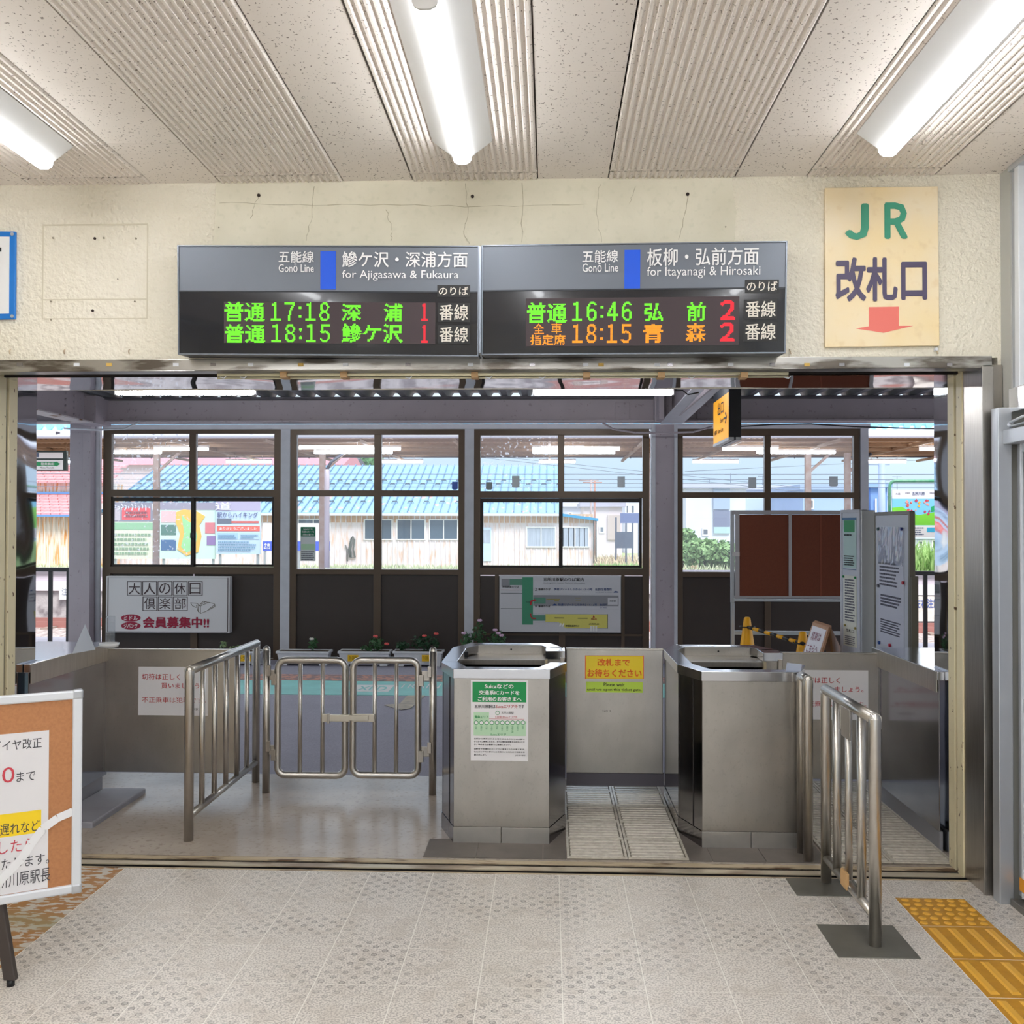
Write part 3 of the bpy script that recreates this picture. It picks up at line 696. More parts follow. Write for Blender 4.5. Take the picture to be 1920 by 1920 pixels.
# side counters
def counter(label, s):
    t = thing('side_counter', label, 'counter', ((2.0 if s > 0 else -2.69), 5.5, 0))
    if s > 0:
        xi, xo = 1.967, 2.5
        y0, y1 = 5.02, 5.89
    else:
        xi, xo = -2.725, -3.2
        y0, y1 = 5.03, 5.89
    k = 1 if s > 0 else -1
    MB().box(xi, xi+.006*k, y0, y1, .10, .86).build('side_sheet', steeld, t, .002)
    MB().box(xi+.002*k, xi+.02*k, y0, y1, 0, .10).build('plinth', M('grey curb', (150, 150, 156), .6, .3), t, .003)
    MB().box(xi-.006*k, xi+.03*k, y0, 5.17, .86, .905).box(xi-.006*k, xo, 5.17, y1+.12, .86, .905).build('top', rimm, t, .003)
    MB().box(xi-.012*k, xi-.006*k, y0, y1+.12, .80, .905).build('edge_band', steel, t, .002)
    MB().box(xo-.02*k, xo, 5.17, y1, 0, .86).build('back_sheet', steeld, t)
    return t
counter('steel counter running back from the left jamb, topped by a paper cone', -1)
counter('steel counter running back from the right jamb below the standing boards', 1)
# curb at the foot of the left counter
q = struct('kerb'); MB().box(-2.72, -2.46, 5.2, 5.9, -.01, .03).build('kerb_slab', M('pale kerb', (150, 150, 158), .45, var=.4, vs=5), q, .01)

# ---------------------------------------------------------------- railings and gate
def railing(name, label, x, ys, zt, ya_, yb_, zlow, bars, extra=None, r=.024, rb=.015, group='steel tube railings'):
    t = thing(name, label, 'railing', (x, ya_, 0), group)
    for i, y in enumerate((ya_, yb_)):
        MB().tube([(x, y, 0), (x, y, zt-.03), (x, y, zt-.008)], r, 18).build('post', chrome, t)
    MB().tube([(x, ya_-.012, zt-.012), (x, yb_+.005, zt-.012)], r*1.02, 18).build('top_rail', chrome, t)
    MB().lathe([(r*1.05, zt-.05), (r*1.05, zt-.015), (r*.8, zt+.004), (r*.3, zt+.012), (.0001, zt+.013)], x, ya_, 18).build('elbow', chrome, t)
    if zlow: MB().tube([(x, ya_, zlow), (x, yb_, zlow)], r*.8, 14).build('bottom_rail', chrome, t)
    for y in bars: MB().tube([(x, y, zlow), (x, y, zt-.02)], rb, 12).build('baluster', chrome, t)
    return t
railing('railing', 'long steel railing at the left with five balusters', -1.868, None, .893, 5.02, 6.18, .125, [5.21, 5.405, 5.60, 5.795, 5.99])
rr = railing('railing', 'steel railing standing on two base plates in the right foreground', 1.275, None, .897, 3.885, 4.563, .115, [4.39, 4.05], r=.0235, rb=.0185)
MB().tube([(1.275, 4.22, .14), (1.275, 4.22, .86)], .0155, 14).build('baluster', chrome, rr)
MB().box(1.257, 1.265, 4.15, 4.27, .74, .87).build('hinge_plate', steel, rr, .003); MB().box(1.259, 1.271, 4.28, 4.30, .76, .88).build('hinge_plate', steel, rr, .002)
MB().box(1.250, 1.265, 4.18, 4.26, .105, .175).build('tape', M('tan tape', (214, 172, 120), .6), rr, .004, label='tan tape wrapped round the foot of the middle bar')
MB().tube([(1.257, 4.22, .25), (1.2595, 4.22, .25)], .006, 10).build('bolt', steeld, rr)
for i, (a, b) in enumerate(((3.775, 4.08), (4.395, 4.605))):
    tag(MB().box(1.10, 1.41, a, b, 0, .004).build('base_plate', M('dull base plate', (132, 130, 122), .45, .6, var=.5, vs=6, vcol=(108, 104, 98)), None, .001, loc=(1.25, a, 0)),
        ('square steel base plate under the near post of the right foreground railing', 'square steel base plate under the far post of the right foreground railing')[i], 'base plate', 'base plates')
railing('railing', 'short steel railing against the side of the right booth', 1.268, None, .897, 4.848, 4.97, None, [], r=.0235)
bx = at(1560, 1360, 4.7)
# gate posts
def gate_post(px, label):
    p = ag(px, 1490); t = thing('gate_post', label, 'post', (p.x, 5.94, 0), 'gate posts')
    MB().tube([(p.x, 5.94, 0), (p.x, 5.94, .872)], .023, 18).build('shaft', chrome, t)
    MB().lathe([(.023, .87), (.0215, .882), (.015, .892), (.006, .897), (.0001, .898)], p.x, 5.94, 18).build('dome_cap', chrome, t)
    return p.x
xl_ = gate_post(494, 'steel post carrying the left leaf of the low gate')
xr_ = gate_post(811, 'steel post carrying the right leaf of the low gate, beside the left booth')
def leaf(px0, px1, label, hx, s):
    Y = 5.94; g = yface(Y); a = g.p(px0, 1231); b = g.p(px1, 1461); r = .0215; R = .05
    x0, x1, z1, z0 = a.x+r, b.x-r, a.z-r, b.z+r
    t = thing('gate_leaf', label, 'gate', (hx, Y, 0), 'low gate leaves')
    pts = []
    for cx, cz, a0 in ((x1-R, z1-R, 0), (x0+R, z1-R, 90), (x0+R, z0+R, 180), (x1-R, z0+R, 270)):
        for k in range(6):
            w = math.radians(a0+k*18); pts.append((cx+R*math.cos(w), Y, cz+R*math.sin(w)))
    MB().tube(pts, r, 16, closed=True).build('frame_tube', chrome, t)
    for k in (1, 2):
        x = x0+(x1-x0)*k/3; MB().tube([(x, Y, z0), (x, Y, z1)], .0135, 12).build('bar', chrome, t)
    for z_ in (.72, .26):
        xe = x0-r if s < 0 else x1+r
        m = MB().box(min(hx, xe), max(hx, xe), Y-.008, Y+.004, z_-.03, z_+.03).box(hx+(.018*-s)-.012, hx+(.018*-s)+.012, Y-.03, Y-.006, z_-.005, z_+.06).box(xe-.014, xe+.014, Y-.026, Y-.004, z_-.06, z_+.008)
        m.build('hinge', steel, t, .002)
    return t
l1 = leaf(515, 653, 'left leaf of the low tubular gate', xl_, -1)
l2 = leaf(656, 790, 'right leaf of the low tubular gate', xr_, 1)
g = yface(5.905); latchm = M('beige latch metal', (206, 200, 186), .35, .5)
slab(MB(), g, (603, 1339, 616, 1354), -.02, .0).build('latch_base', latchm, l1, .003)
slab(MB(), g, (617, 1340, 656, 1353), -.02, .006).build('latch_arm', latchm, l1, .003)
slab(MB(), g, (614, 1338, 618, 1356), -.02, .012).build('latch_clamp', steel, l1, .002)
slab(MB(), g, (661, 1339, 702, 1354), -.02, .0).build('latch_keep', latchm, l2, .003)
slab(MB(), g, (654, 1341, 691, 1351), .001, .008).build('latch_bar', latchm, l1, .002)

# ---------------------------------------------------------------- notices
def sheet(name, label, face, b, mat, off=.0015, loc=None, **k):
    u0, u1, v0, v1 = face.box(b); t = thing(name, label, 'notice', face.w((u0+u1)/2, v0, off), **k)
    slab(MB(), face, None, off-.0008, off, (u0, u1, v0, v1)).build('sheet', mat, t); return t
def fare_notice(face, b, label):
    x, y, X, Y_ = b; w, h = X-x, Y_-y
    t = sheet('fare_notice', label, face, b, paper, group='fare notices')
    q = lambda a, c, d, e: (x+w*a, y+h*c, x+w*d, y+h*e)
    txt(face, '切符は正しく', q(.05, .14, .60, .27), red_i, t, .008, .0025)
    txt(face, '買いましょう。', q(.33, .33, .93, .45), red_i, t, .008, .0025)
    txt(face, '不正乗車は犯罪です。', q(.05, .62, .97, .74), red_i, t, .004, .0025)
    txt(face, '五所川原駅', q(.66, .84, .86, .89), ink, t, 0, .0025)
    return t
fare_notice(yface(5.92), (260, 1250, 390, 1342), 'white notice with red lettering on the left barrier panel')
fare_notice(yface(5.92), (1494, 1256, 1628, 1350), 'white notice with red lettering on the right barrier panel')
f = yface(5.92)
t = sheet('wait_notice', 'yellow notice with orange lettering on the middle barrier panel', f, (1097, 1229, 1207, 1273), M('yellow laminate', (252, 222, 40), .35))
org = M('orange ink', (240, 110, 10), .5)
txt(f, '改札まで', (1120, 1235, 1181, 1249), org, t, .03, .0025); txt(f, 'お待ちください', (1101, 1254, 1203, 1270), org, t, .03, .0025)
m = MB()
for b in ((1097, 1229, 1207, 1230.5), (1097, 1271.5, 1207, 1273), (1097, 1229, 1098.5, 1273), (1205.5, 1229, 1207, 1273)): slab(m, f, b, .0015, .002)
m.build('border', org, t)
t = sheet('wait_notice', 'lime strip notice just below the yellow one on the middle panel', f, (1099, 1278, 1205, 1299), M('lime laminate', (202, 234, 80), .35))
txt(f, 'Please wait', (1132, 1280, 1171, 1287), ink, t, .005, .0025); txt(f, 'until we open this ticket gate.', (1101, 1290, 1203, 1297), ink, t, .005, .0025)
# poster on the left booth
f = yface(5.04+.0055)
t = sheet('card_poster', 'green and white poster on the front of the left booth', f, (883, 1275, 990, 1427), paper)
pg = M('poster green', (0, 142, 74), .4); lg = M('pale green print', (186, 220, 186), .5)
fp = f
plate('green_header', fp, (886, 1278, 987, 1317), pg, t, .0015, .002)
txt(fp, 'Suicaなどの', (909, 1282, 963, 1291), wtext, t, .03, .003); txt(fp, '交通系ICカードを', (898, 1294, 974, 1303), wtext, t, .03, .003); txt(fp, 'ご利用のお客さまへ', (896, 1306, 978, 1315), wtext, t, .03, .003)
txt(fp, '五所川原駅は', (890, 1321, 929, 1328), ink, t, .02, .002); txt(fp, 'Suicaエリア外', (930, 1321, 971, 1328), red_i, t, .02, .002); txt(fp, 'です', (972, 1321, 983, 1328), ink, t, .02, .002)
plate('area_block', fp, (888, 1351, 986, 1380), lg, t, .0015, .0019); plate('area_block', fp, (888, 1335, 917, 1351), lg, t, .0015, .0019)
txt(fp, '青森エリア', (890, 1341, 916, 1347), pg, t, .02, .0025)
txt(fp, '五所川原駅', (940, 1334, 963, 1339), ink, t, 0, .0025); txt(fp, '五能線はSuicaエリア外', (928, 1342, 970, 1347), red_i, t, 0, .0025)
plate('red_line', fp, (917, 1347.4, 983, 1348.6), red_i, t, .0015, .0022); plate('route_line', fp, (888, 1354.4, 985, 1355.4), pg, t, .0015, .0022)
m = MB(); m2 = MB()
for cx, cy, r in [(893+k*9.75, 1355, 4.2) for k in range(10)]+[(933, 1336.5, 4)]:
    c = fp.p(cx, cy, .0022); rr_ = r*5.04/F
    m.tube([c, c+V((0, -.0003, 0))], rr_, 16); m2.tube([c+V((0, -.0003, 0)), c+V((0, -.0006, 0))], rr_*.75, 16)
m.build('station_ring', pg, t); m2.build('station_dot', paper, t)
for k, s in enumerate('弘撫川大浪大鶴津新青'):
    for j in range(2+(k in (1, 3, 5, 6, 8))+2*(k == 7)):
        txt(fp, (s+'前ケ部釈森軽')[j % 7], (891+k*9.75, 1361.5+j*3.2, 894.5+k*9.75, 1364.2+j*3.2), pg, t, 0, .0025)
txt(fp, 'Suicaエリア', (920, 1375, 949, 1379.5), pg, t, .01, .0025)
for k, s in enumerate((JP[:22], 'きっぷでご乗車になるか、または乗車証明書をお持ちいただ', 'き、車内または着駅でご精算ください。', '当駅まで交通系ICカードでご乗車されたお客さまは、', 'Suicaエリア内の駅または係員のいる改札口で処理をお', '願いいたします。')):
    y = 1383.5+k*5.3+(3.2 if k > 2 else 0); txt(fp, s, (889, y, 984 if k not in (2, 5) else (958 if k == 2 else 912), y+3.6), ink, t, .012, .0025)
txt(fp, 'JR五所川原駅', (966, 1415, 985, 1418.5), ink, t, 0, .0025)
sc_ = yface(5.92); txt(sc_, 'NO 3', (1130, 1331, 1145, 1335), M('faint marker', (90, 86, 82), .7), pc, 0, .001)

# standing notice board in the left foreground
PR = at(152, 1670, 3.56); PR_ = V((PR.x, PR.y, 0)); PL = at(0, 1500, 3.42); PL_ = V((PL.x, PL.y, 0))
fs = Face(PR_, PR_-PL_, (0, 0, 1))
nb = thing('notice_stand', 'aluminium-framed cork notice stand at the left with a taped paper', 'notice board', (PR.x-.3, 3.4, 0))
vt = fs.uv(146, 1293)[1]; vb_ = fs.uv(153, 1672)[1]; UL = -.62
def fr(mb, u0, u1, v0, v1, d0=-.012, d1=.010): return slab(mb, fs, None, d0, d1, (u0, u1, v0, v1))
fw_ = .034
fr(MB(), UL+.01, -.01, vb_+.01, vt-.01, -.012, .001).build('cork_panel', M('tan cork board', (186, 128, 84), .6, var=.6, vs=90, vcol=(164, 108, 68)), nb)
m = MB(); fr(m, -fw_, 0, vb_, vt); m.build('frame_side', aluw, nb, .006)
m = MB(); fr(m, UL, -.004, vt-fw_, vt-.002); m.build('frame_top', aluw, nb, .006)
m = MB(); fr(m, UL, -.004, vb_+.002, vb_+fw_); m.build('frame_bottom', aluw, nb, .006)
m = MB(); fr(m, UL, UL+fw_, vb_, vt); m.build('frame_side', aluw, nb, .006)
for v in (vt-.017, vb_+.017):
    m = MB(); fr(m, -.036, .002, v-.019, v+.019, -.013, .012); m.build('corner_cap', alu, nb, .008)
lp = fs.w(-.30, vb_, -.02)
ft = V((ag(20, 1848).x, ag(20, 1848).y, 0)); lt_ = fs.w(-.285, vb_+.10, -.055)
m = MB().hexa([ft+V((-.022, -.01, .02)), ft+V((.022, -.01, .02)), lt_+V((.022, -.01, 0)), lt_+V((-.022, -.01, 0))], [ft+V((-.022, .014, .02)), ft+V((.022, .014, .02)), lt_+V((.022, .014, 0)), lt_+V((-.022, .014, 0))])
m.build('leg', M('dark brown leg', (66, 58, 54), .5), nb, .004)
MB().tube([ft, ft+V((0, 0, .022))], .014, 12).build('rubber_foot', black, nb)
d_ = (PL_-PR_).normalized()*.5
m = MB().hexa([ft+d_+V((-.022, -.01, 0)), ft+d_+V((.022, -.01, 0)), lt_+d_+V((.022, -.01, 0)), lt_+d_+V((-.022, -.01, 0))], [ft+d_+V((-.022, .014, 0)), ft+d_+V((.022, .014, 0)), lt_+d_+V((.022, .014, 0)), lt_+d_+V((-.022, .014, 0))])
m.build('leg', M('dark brown leg'), nb, .004)
np_ = thing('timetable_paper', 'white paper with black and red print in the left notice stand', 'notice', fs.w(-.3, vb_+.1, .003))
ur, vtop = fs.uv(92, 1369); ub, vbot = fs.uv(101, 1662)
slab(MB(), fs, None, .0012, .003, (UL+.05, ur, vbot, vtop)).build('sheet', paper, np_)
def lt(s, x0, y0, x1, y1, mat=ink, bold=.0, sk=.02, d=.0042):
    u0, v1 = fs.uv(x0, y0); u1, v0 = fs.uv(x1, y1)
    vs, fc_, a0, a1, b0, b1_ = tmesh(s, bold, 3)
    v0 = fs.uv((x0+x1)/2, y1)[1]; v1 = fs.uv((x0+x1)/2, y0)[1]
    MB().add([fs.w(u0+(q.x-a0)/(a1-a0)*(u1-u0), v0+(q.y-b0)/(b1_-b0)*(v1-v0), d+q.z) for q in vs], fc_).build('lettering', mat, np_)
ln = M('letter black', (60, 60, 66), .6); lr = M('letter red', (206, 70, 84), .6)
lt('ダイヤ改正', -16, 1386, 78, 1406, ln, .0); lt(wide('0'), 4, 1438, 27, 1467, lr, .02); lt('10:', -70, 1438, -4, 1467, lr, .02); lt('まで', 31, 1446, 66, 1464, ln, .0)
u0, v1 = fs.uv(-60, 1535); u1, v0 = fs.uv(77, 1560)
slab(MB(), fs, None, .003, .0034, (u0, u1, v0, v1)).build('yellow_highlight', M('highlighter', (252, 216, 30), .5), np_)
lt('遅れなど', 0, 1541, 74, 1562, ln, .0); lt('したら', -2, 1574, 64, 1597, lr, -.0); lt('いたします。', -18, 1606, 92, 1626, ln, 0); lt('五所川原駅長', -24, 1634, 94, 1660, ln, 0)
m = MB(); tp = [(136, 1521), (108, 1533), (80, 1553), (58, 1582), (40, 1610), (20, 1630), (-10, 1662)]
T = [fs.w(*fs.uv(x, y), .0055) for x, y in tp]
for a, b in zip(T, T[1:]):
    d = (b-a).normalized(); sd = d.cross(fs.n)*.0145; m.quad(a-sd, a+sd, b+sd, b-sd)
m.build('white_tape', M('glossy white tape', (244, 244, 246), .25), np_)
# small things on the left counter: paper cone, dish, acrylic upright
pc_ = thing('paper_cone', 'small pale folded paper pyramid on the left counter', 'desk sign', ag(156, 1222, .91))
a, b, t_ = ag(135, 1226, .912), ag(179, 1218, .912), ag(156, 1222, .912)
top = V((t_.x, t_.y+.02, at(156, 1170, t_.y+.02).z))
MB().add([a, b, t_+V((0, .10, 0)), top], [(0, 1, 3), (1, 2, 3), (2, 0, 3), (0, 2, 1)]).build('folded_paper', M('bluish white card', (206, 212, 222), .4), pc_)
p = ag(205, 1213, .912)
dd = thing('tray', 'small round white dish on the left counter', 'dish', p)
MB().lathe([(.0001, .912), (.05, .912), (.058, .935), (.054, .935), (.048, .918), (.0001, .918)], p.x, p.y, 24).build('dish', white, dd)
ac = thing('acrylic_holder', 'clear acrylic upright beside the white dish', 'holder', p)
q0 = at(199, 1212, p.y+.06); q1 = at(216, 1155, p.y+.06)
MB().box(q0.x, q1.x, p.y+.055, p.y+.06, .911, q1.z).build('acrylic_sheet', glass_mat('clear acrylic', (.92, .94, .97), .2, .06), ac)
MB().tube([(q0.x, p.y+.057, .912), (q0.x, p.y+.057, q1.z-.015), (q0.x+.015, p.y+.057, q1.z), (q1.x, p.y+.057, q1.z)], .0022, 6).build('edge', aluw, ac)
tp_ = thing('tape_piece', 'crumpled clear tape at the end of the right booth rim', 'tape', (1.262, 5.075, .897))
MB().hexa([(1.215, 5.075, .897), (1.292, 5.075, .897), (1.298, 5.075, .93), (1.222, 5.075, .937)], [(1.215, 5.08, .897), (1.292, 5.08, .897), (1.298, 5.082, .93), (1.222, 5.082, .937)]).build('film', M('clear film', (170, 178, 196), .2), tp_)

# ---------------------------------------------------------------- glazed screen wall across the platform
YS = 11.8
bronze = M('bronze aluminium', (96, 80, 66), .38, .25, var=.2, vs=3)
brownp = M('dark brown panel', (62, 52, 48), .42, var=.35, vs=2.5, vcol=(48, 40, 38))
lilac = M('painted grey steel', (176, 166, 174), .5, var=.4, vs=3, vcol=(156, 146, 152), v2=(.4, 22, (110, 96, 92), .68, .7))
whitep = M('painted white steel', (206, 208, 216), .5, var=.3, vs=8, vcol=(178, 178, 186))
glz = glass_mat('window glass', (.95, .975, 1), .05, .05)
glzs = glass_mat('spotted glass', (.95, .975, 1), .05, .06)
ys = yface(YS)
def member(mb, b, d0=-.05, d1=.02): return slab(mb, ys, b, d0, d1)
def bay(n, x0, x1, xm, up, lo, sliding, mids, spotted=()):
    w = struct('window_%d' % n, ys.p(x0, 1240))
    m = MB()
    for b in ((x0, 804, x0+12, 1243), (x1-12, 804, x1, 1243), (x0, 804, x1, up[0]), (x0, up[1], x1, lo[0]-(8 if sliding else 0)), (x0, lo[1]+(4 if sliding else 0), x1, lo[1]+11+(8 if sliding else 0)), (x0, 1232, x1, 1243)): member(m, b)
    m.build('frame', bronze, w, .004)
    member(MB(), (xm-6, up[0], xm+6, 1240 if not sliding else up[1]+4)).build('mullion', bronze, w, .004)
    if sliding:
        member(MB(), (xm-4, 1080, xm+8, 1240), -.05, .012).build('mullion', bronze, w, .004)
        for k, (a, b) in enumerate(((x0+13, xm+1), (xm-2, x1-13))):
            s = MB()
            for q in ((a, lo[0]-8, a+5, lo[1]+5), (b-5, lo[0]-8, b, lo[1]+5), (a, lo[0]-8, b, lo[0]), (a, lo[1], b, lo[1]+5)): slab(s, ys, q, -.02-.022*k, -.0-.022*k)
            s.build('sliding_sash', M('dark sash', (44, 38, 36), .4, .3), w, .003)
        slab(MB(), ys, (xm-4, (lo[0]+lo[1])/2, xm+1, (lo[0]+lo[1])/2+10), 0, .03).build('sash_lock', black, w, .004)
    for k, (a, b, c, d) in enumerate(((x0+11, up[0]-1, xm-5, up[1]+1), (xm+5, up[0]-1, x1-11, up[1]+1), (x0+11, lo[0]-1, xm-1, lo[1]+1), (xm+1, lo[0]-1, x1-11, lo[1]+1))):
        slab(MB(), ys, (a, b, c, d), -.034, -.030).build('pane', glzs if k in spotted else glz, w)
    for a, b, c, d in mids:
        slab(MB(), ys, (a, b, c, d), -.03, -.012).build('lower_panel', brownp, w)
    return w
bay(1, 195, 527, 362, (813, 918), (940, 1058), True, ((205, 1070, 360, 1234), (364, 1070, 518, 1234)), (0, 2))
bay(2, 543, 872, 708, (815, 919), (931, 1067), False, ((554, 1076, 703, 1234), (713, 1076, 862, 1234)))
w3 = bay(3, 888, 1217, 1052, (816, 921), (942, 1060), True, ((898, 1080, 1048, 1234), (1056, 1080, 1206, 1234)), (0,))
m = MB()
for b in ((928, 1078, 935, 1240), (1165, 1078, 1171, 1240), (898, 1187, 1206, 1193)): member(m, b, -.05, .01)
m.build('rail', bronze, w3)
bay(4, 1268, 1612, 1439, (817, 923), (934, 1072), False, ((1280, 1080, 1434, 1234), (1444, 1080, 1602, 1234)))
for a, b in ((528, 543), (872, 888), (1612, 1628)):
    member(MB(), (a, 798, b, 1245), -.06, .03).build('screen_post', whitep, kind='structure')
member(MB(), (195, 797, 1630, 804), -.06, .04).build('screen_head', whitep, kind='structure')
cl = struct('steel_column')
slab(MB(), ys, (1226, 798, 1263, 1247), -.1, .10).build('web', lilac, cl, .004)
slab(MB(), ys, (1221, 798, 1227, 1247), -.1, .12).build('flange', whitep, cl, .003); slab(MB(), ys, (1262, 798, 1268, 1247), -.1, .12).build('flange', whitep, cl, .003)
cl = struct('steel_column')
slab(MB(), ys, (143, 795, 172, 1260), -.1, .16).build('web', lilac, cl, .004)
slab(MB(), ys, (170, 795, 181, 1260), -.1, .20).build('flange', lilac, cl, .004)
tag(MB().tube([ys.p(187, 1250, .05), ys.p(186, 800, .05)], .035, 14).build('drain_pipe', whitep, loc=ys.p(187, 1250, .05)), 'white drain pipe beside the grey steel column at the left', 'pipe')
hb = struct('header_beam')
p = ys.p(180, 798, .2); q = ys.p(1840, 750, .2); zb_, zt_ = p.z, q.z
MB().box(-9, 8, 11.52, 11.56, zb_+.02, zt_-.02).build('web', lilac, hb)
MB().box(-9, 8, 11.42, 11.66, zb_, zb_+.02).build('flange', lilac, hb, .003); MB().box(-9, 8, 11.42, 11.66, zt_-.015, zt_+.01).build('flange', M('dark painted steel', (86, 82, 90), .5), hb, .003)
fb = yface(11.52)
def rivets(face, xs, ys_, par, plate_b=None):
    if plate_b: slab(MB(), face, plate_b, 0, .012).build('splice_plate', lilac, par, .003)
    for x in xs:
        for y in ys_:
            c = face.p(x, y, .012 if plate_b else 0)
            MB().tube([c, c+face.n*.012, c+face.n*.018], .014, 10).build('rivet', lilac, par)
rivets(fb, (1160, 1172), (761, 774, 787), hb, (1153, 755, 1180, 794))
rivets(fb, (1314, 1327), (761, 774, 787), hb, (1307, 755, 1340, 794))
rivets(fb, (241, 254), (768, 782), hb)
cb = struct('cross_beam')
zc0, zc1 = 2.84, 3.26
MB().box(-5.46, -5.44, 5.2, 11.5, zc0, zc1).build('web', lilac, cb); MB().box(-5.55, -5.33, 5.2, 11.5, zc0-.015, zc0).build('flange', M('rust-edged flange', (196, 188, 190), .6, var=1, vs=6, vcol=(120, 84, 60), thr=(.55, .65)), cb)
MB().box(-5.56, -5.30, 11.2, 11.6, zc0-.02, zt_).build('gusset', lilac, cb, .003)
for k in range(5):
    for y in (10.75, 10.95):
        c = V((-5.44, y, 2.9+.07*k)); MB().tube([c, c+V((.02, 0, 0))], .014, 8).build('rivet', lilac, cb)
cb = struct('cross_beam')
MB().box(1.42, 1.44, 5.2, 11.5, 2.85, 3.2).build('web', lilac, cb)
MB().hexa([(1.30, 5.2, 2.97), (1.56, 5.2, 2.97), (1.56, 5.2, 2.985), (1.30, 5.2, 2.985)], [(1.30, 11.5, 2.835), (1.56, 11.5, 2.835), (1.56, 11.5, 2.85), (1.30, 11.5, 2.85)]).build('flange', whitep, cb)
MB().box(1.22, 1.60, 11.38, 11.5, zb_-.01, zt_).box(1.24, 1.30, 11.1, 11.5, 2.85, 3.15).build('gusset', lilac, cb, .003)
# corrugated canopy deck with open ends over the beam
deck = M('galvanised deck', (126, 126, 130), .5, .3, var=.4, vs=4, vcol=(96, 96, 100))
dk = struct('canopy_deck'); P = .2385; vs = []; fs_ = []; n = 58
x = -7.0; pr = []
for i in range(n): a = x+i*P; pr += [(a, 0), (a+P*.30, 0), (a+P*.52, .075), (a+P*.78, .075)]
for a, b in pr: vs += [(a, 5.16, zt_+.012+b), (a, 11.72, zt_+.012+b)]
for i in range(len(pr)-1): fs_.append((2*i, 2*i+1, 2*i+3, 2*i+2))
MB().add(vs, fs_).build('corrugated_sheet', deck, dk)
for y in (6.6, 8.6, 10.2): MB().box(-7, 7, y, y+.08, zt_-.07, zt_+.01).build('purlin', lilac, dk)
# platform-side tube lights
def hung_tube(name, label, px0, px1, py, Y, mat, group, r=.018, batten=True, h=.05):
    a, b = at(px0, py, Y), at(px1, py, Y); t = thing(name, label, 'light', a.lerp(b, .5), group)
    if batten:
        MB().box(a.x-.03, b.x+.03, Y-.03, Y+.03, a.z+r, a.z+r+h).build('batten', white, t)
        MB().box(a.x-.03, a.x-.008, Y-.015, Y+.015, a.z-r, a.z+r).box(b.x+.008, b.x+.03, Y-.015, Y+.015, a.z-r, a.z+r).build('tube_holder', white, t)
    MB().tube([a, b], r, 10).build('tube', mat, t)
    zc = 3.25 if Y < 12 else 4.15
    m = MB()
    for q in (.2, .8):
        p = a.lerp(b, q); m.tube([(p.x, Y, p.z+r+h-.005), (p.x, Y, zc)], .012, 6)
    m.build('hanger', lilac if Y < 12 else white, t); return t
tube_p = M('lit canopy tube', (255, 255, 255), .4, emit=(250, 252, 255), es=45)
hung_tube('platform_light', 'lit tube light under the near canopy, the left one', 222, 475, 735, 8.68, tube_p, 'near canopy lights', .028)
hung_tube('platform_light', 'lit tube light under the near canopy, the one left of the exit sign', 1005, 1257, 736, 8.68, tube_p, 'near canopy lights', .028)
p = at(1280, 732, 8.68)
tag(MB().tube([at(1257, 733, 8.68), p, at(1290, 740, 8.68), at(1310, 736, 8.6)], .006, 6).build('light_cable', black, loc=p), 'thin dark cable looping from the right near canopy light', 'cable')
# hanging exit sign
a = at(1338, 800, 8.72); X0 = a.x; zb = at(1350, 831, 8.35).z; zt = zb+.46
ex = thing('exit_sign', 'yellow and black exit sign hanging edge-on under the canopy', 'sign', (X0, 8.35, zb))
yf0, yf1 = 7.98, 8.72
MB().box(X0, X0+.10, yf0, yf1, zb+.02, zt).build('case', M('navy black casing', (24, 26, 34), .4), ex, .004)
MB().box(X0-.004, X0+.04, yf0-.004, yf1, zb-.005, zb+.02).box(X0+.055, X0+.10, yf0-.004, yf1, zb-.005, zb+.02).build('bottom_rail', alu, ex, .002)
MB().box(X0-.003, X0, yf0+.01, yf1-.01, zb+.02, zt-.075).build('yellow_face', M('lit exit yellow', (250, 176, 10), .4, emit=(250, 170, 10), es=.35), ex)
MB().box(X0-.003, X0, yf0+.01, yf1-.01, zt-.075, zt).build('navy_band', M('navy band', (44, 52, 66), .4), ex)
fe = Face((X0, yf1, zb), (0, -1, 0), (0, 0, 1))
def te(s, u0, u1, v0, v1, bold=.01, mat=ink):
    vs, fc, a0, a1, b0, b1 = tmesh(s, bold, 2)
    MB().add([fe.w(u0+(q.x-a0)/(a1-a0)*(u1-u0), v0+(q.y-b0)/(b1-b0)*(v1-v0), .005+q.z) for q in vs], fc).build('lettering', mat, ex)
te('出口', .24, .52, .24, .35, .02); te('Exit', .36, .50, .17, .21); te('→', .52, .68, .14, .24, .03); te('五能線', .06, .2, .09, .13); te('Gono Line', .24, .5, .09, .13)
MB().tube([(X0+.05, 8.2, zt), (X0+.05, 8.2, 3.2)], .015, 8).build('hanger', black, ex); MB().tube([(X0+.05, 8.55, zt), (X0+.05, 8.55, 3.2)], .015, 8).build('hanger', black, ex)
# cables along the screen head
cbm = M('dark cable', (40, 38, 42), .6)
def cable(label, pts, Y, r=.008, mat=cbm, cat='cable'):
    P = [at(x, y, Y) for x, y in pts]; tag(MB().tube(P, r, 6).build('cable', mat, loc=P[0]), label, cat)
cable('thin wire running along the screen head at the right of the exit sign', [(1385, 800), (1450, 796), (1520, 795), (1600, 800), (1700, 803), (1760, 804)], 11.6)
cable('grey conduit bending under the column head by the exit sign', [(1130, 793), (1150, 805), (1190, 811), (1240, 812), (1300, 810), (1335, 800)], 11.35, .011, lilac, 'conduit')
cable('pale conduit curving out from the left column head', [(120, 803), (180, 806), (235, 804), (262, 790)], 11.35, .011, whitep, 'conduit')
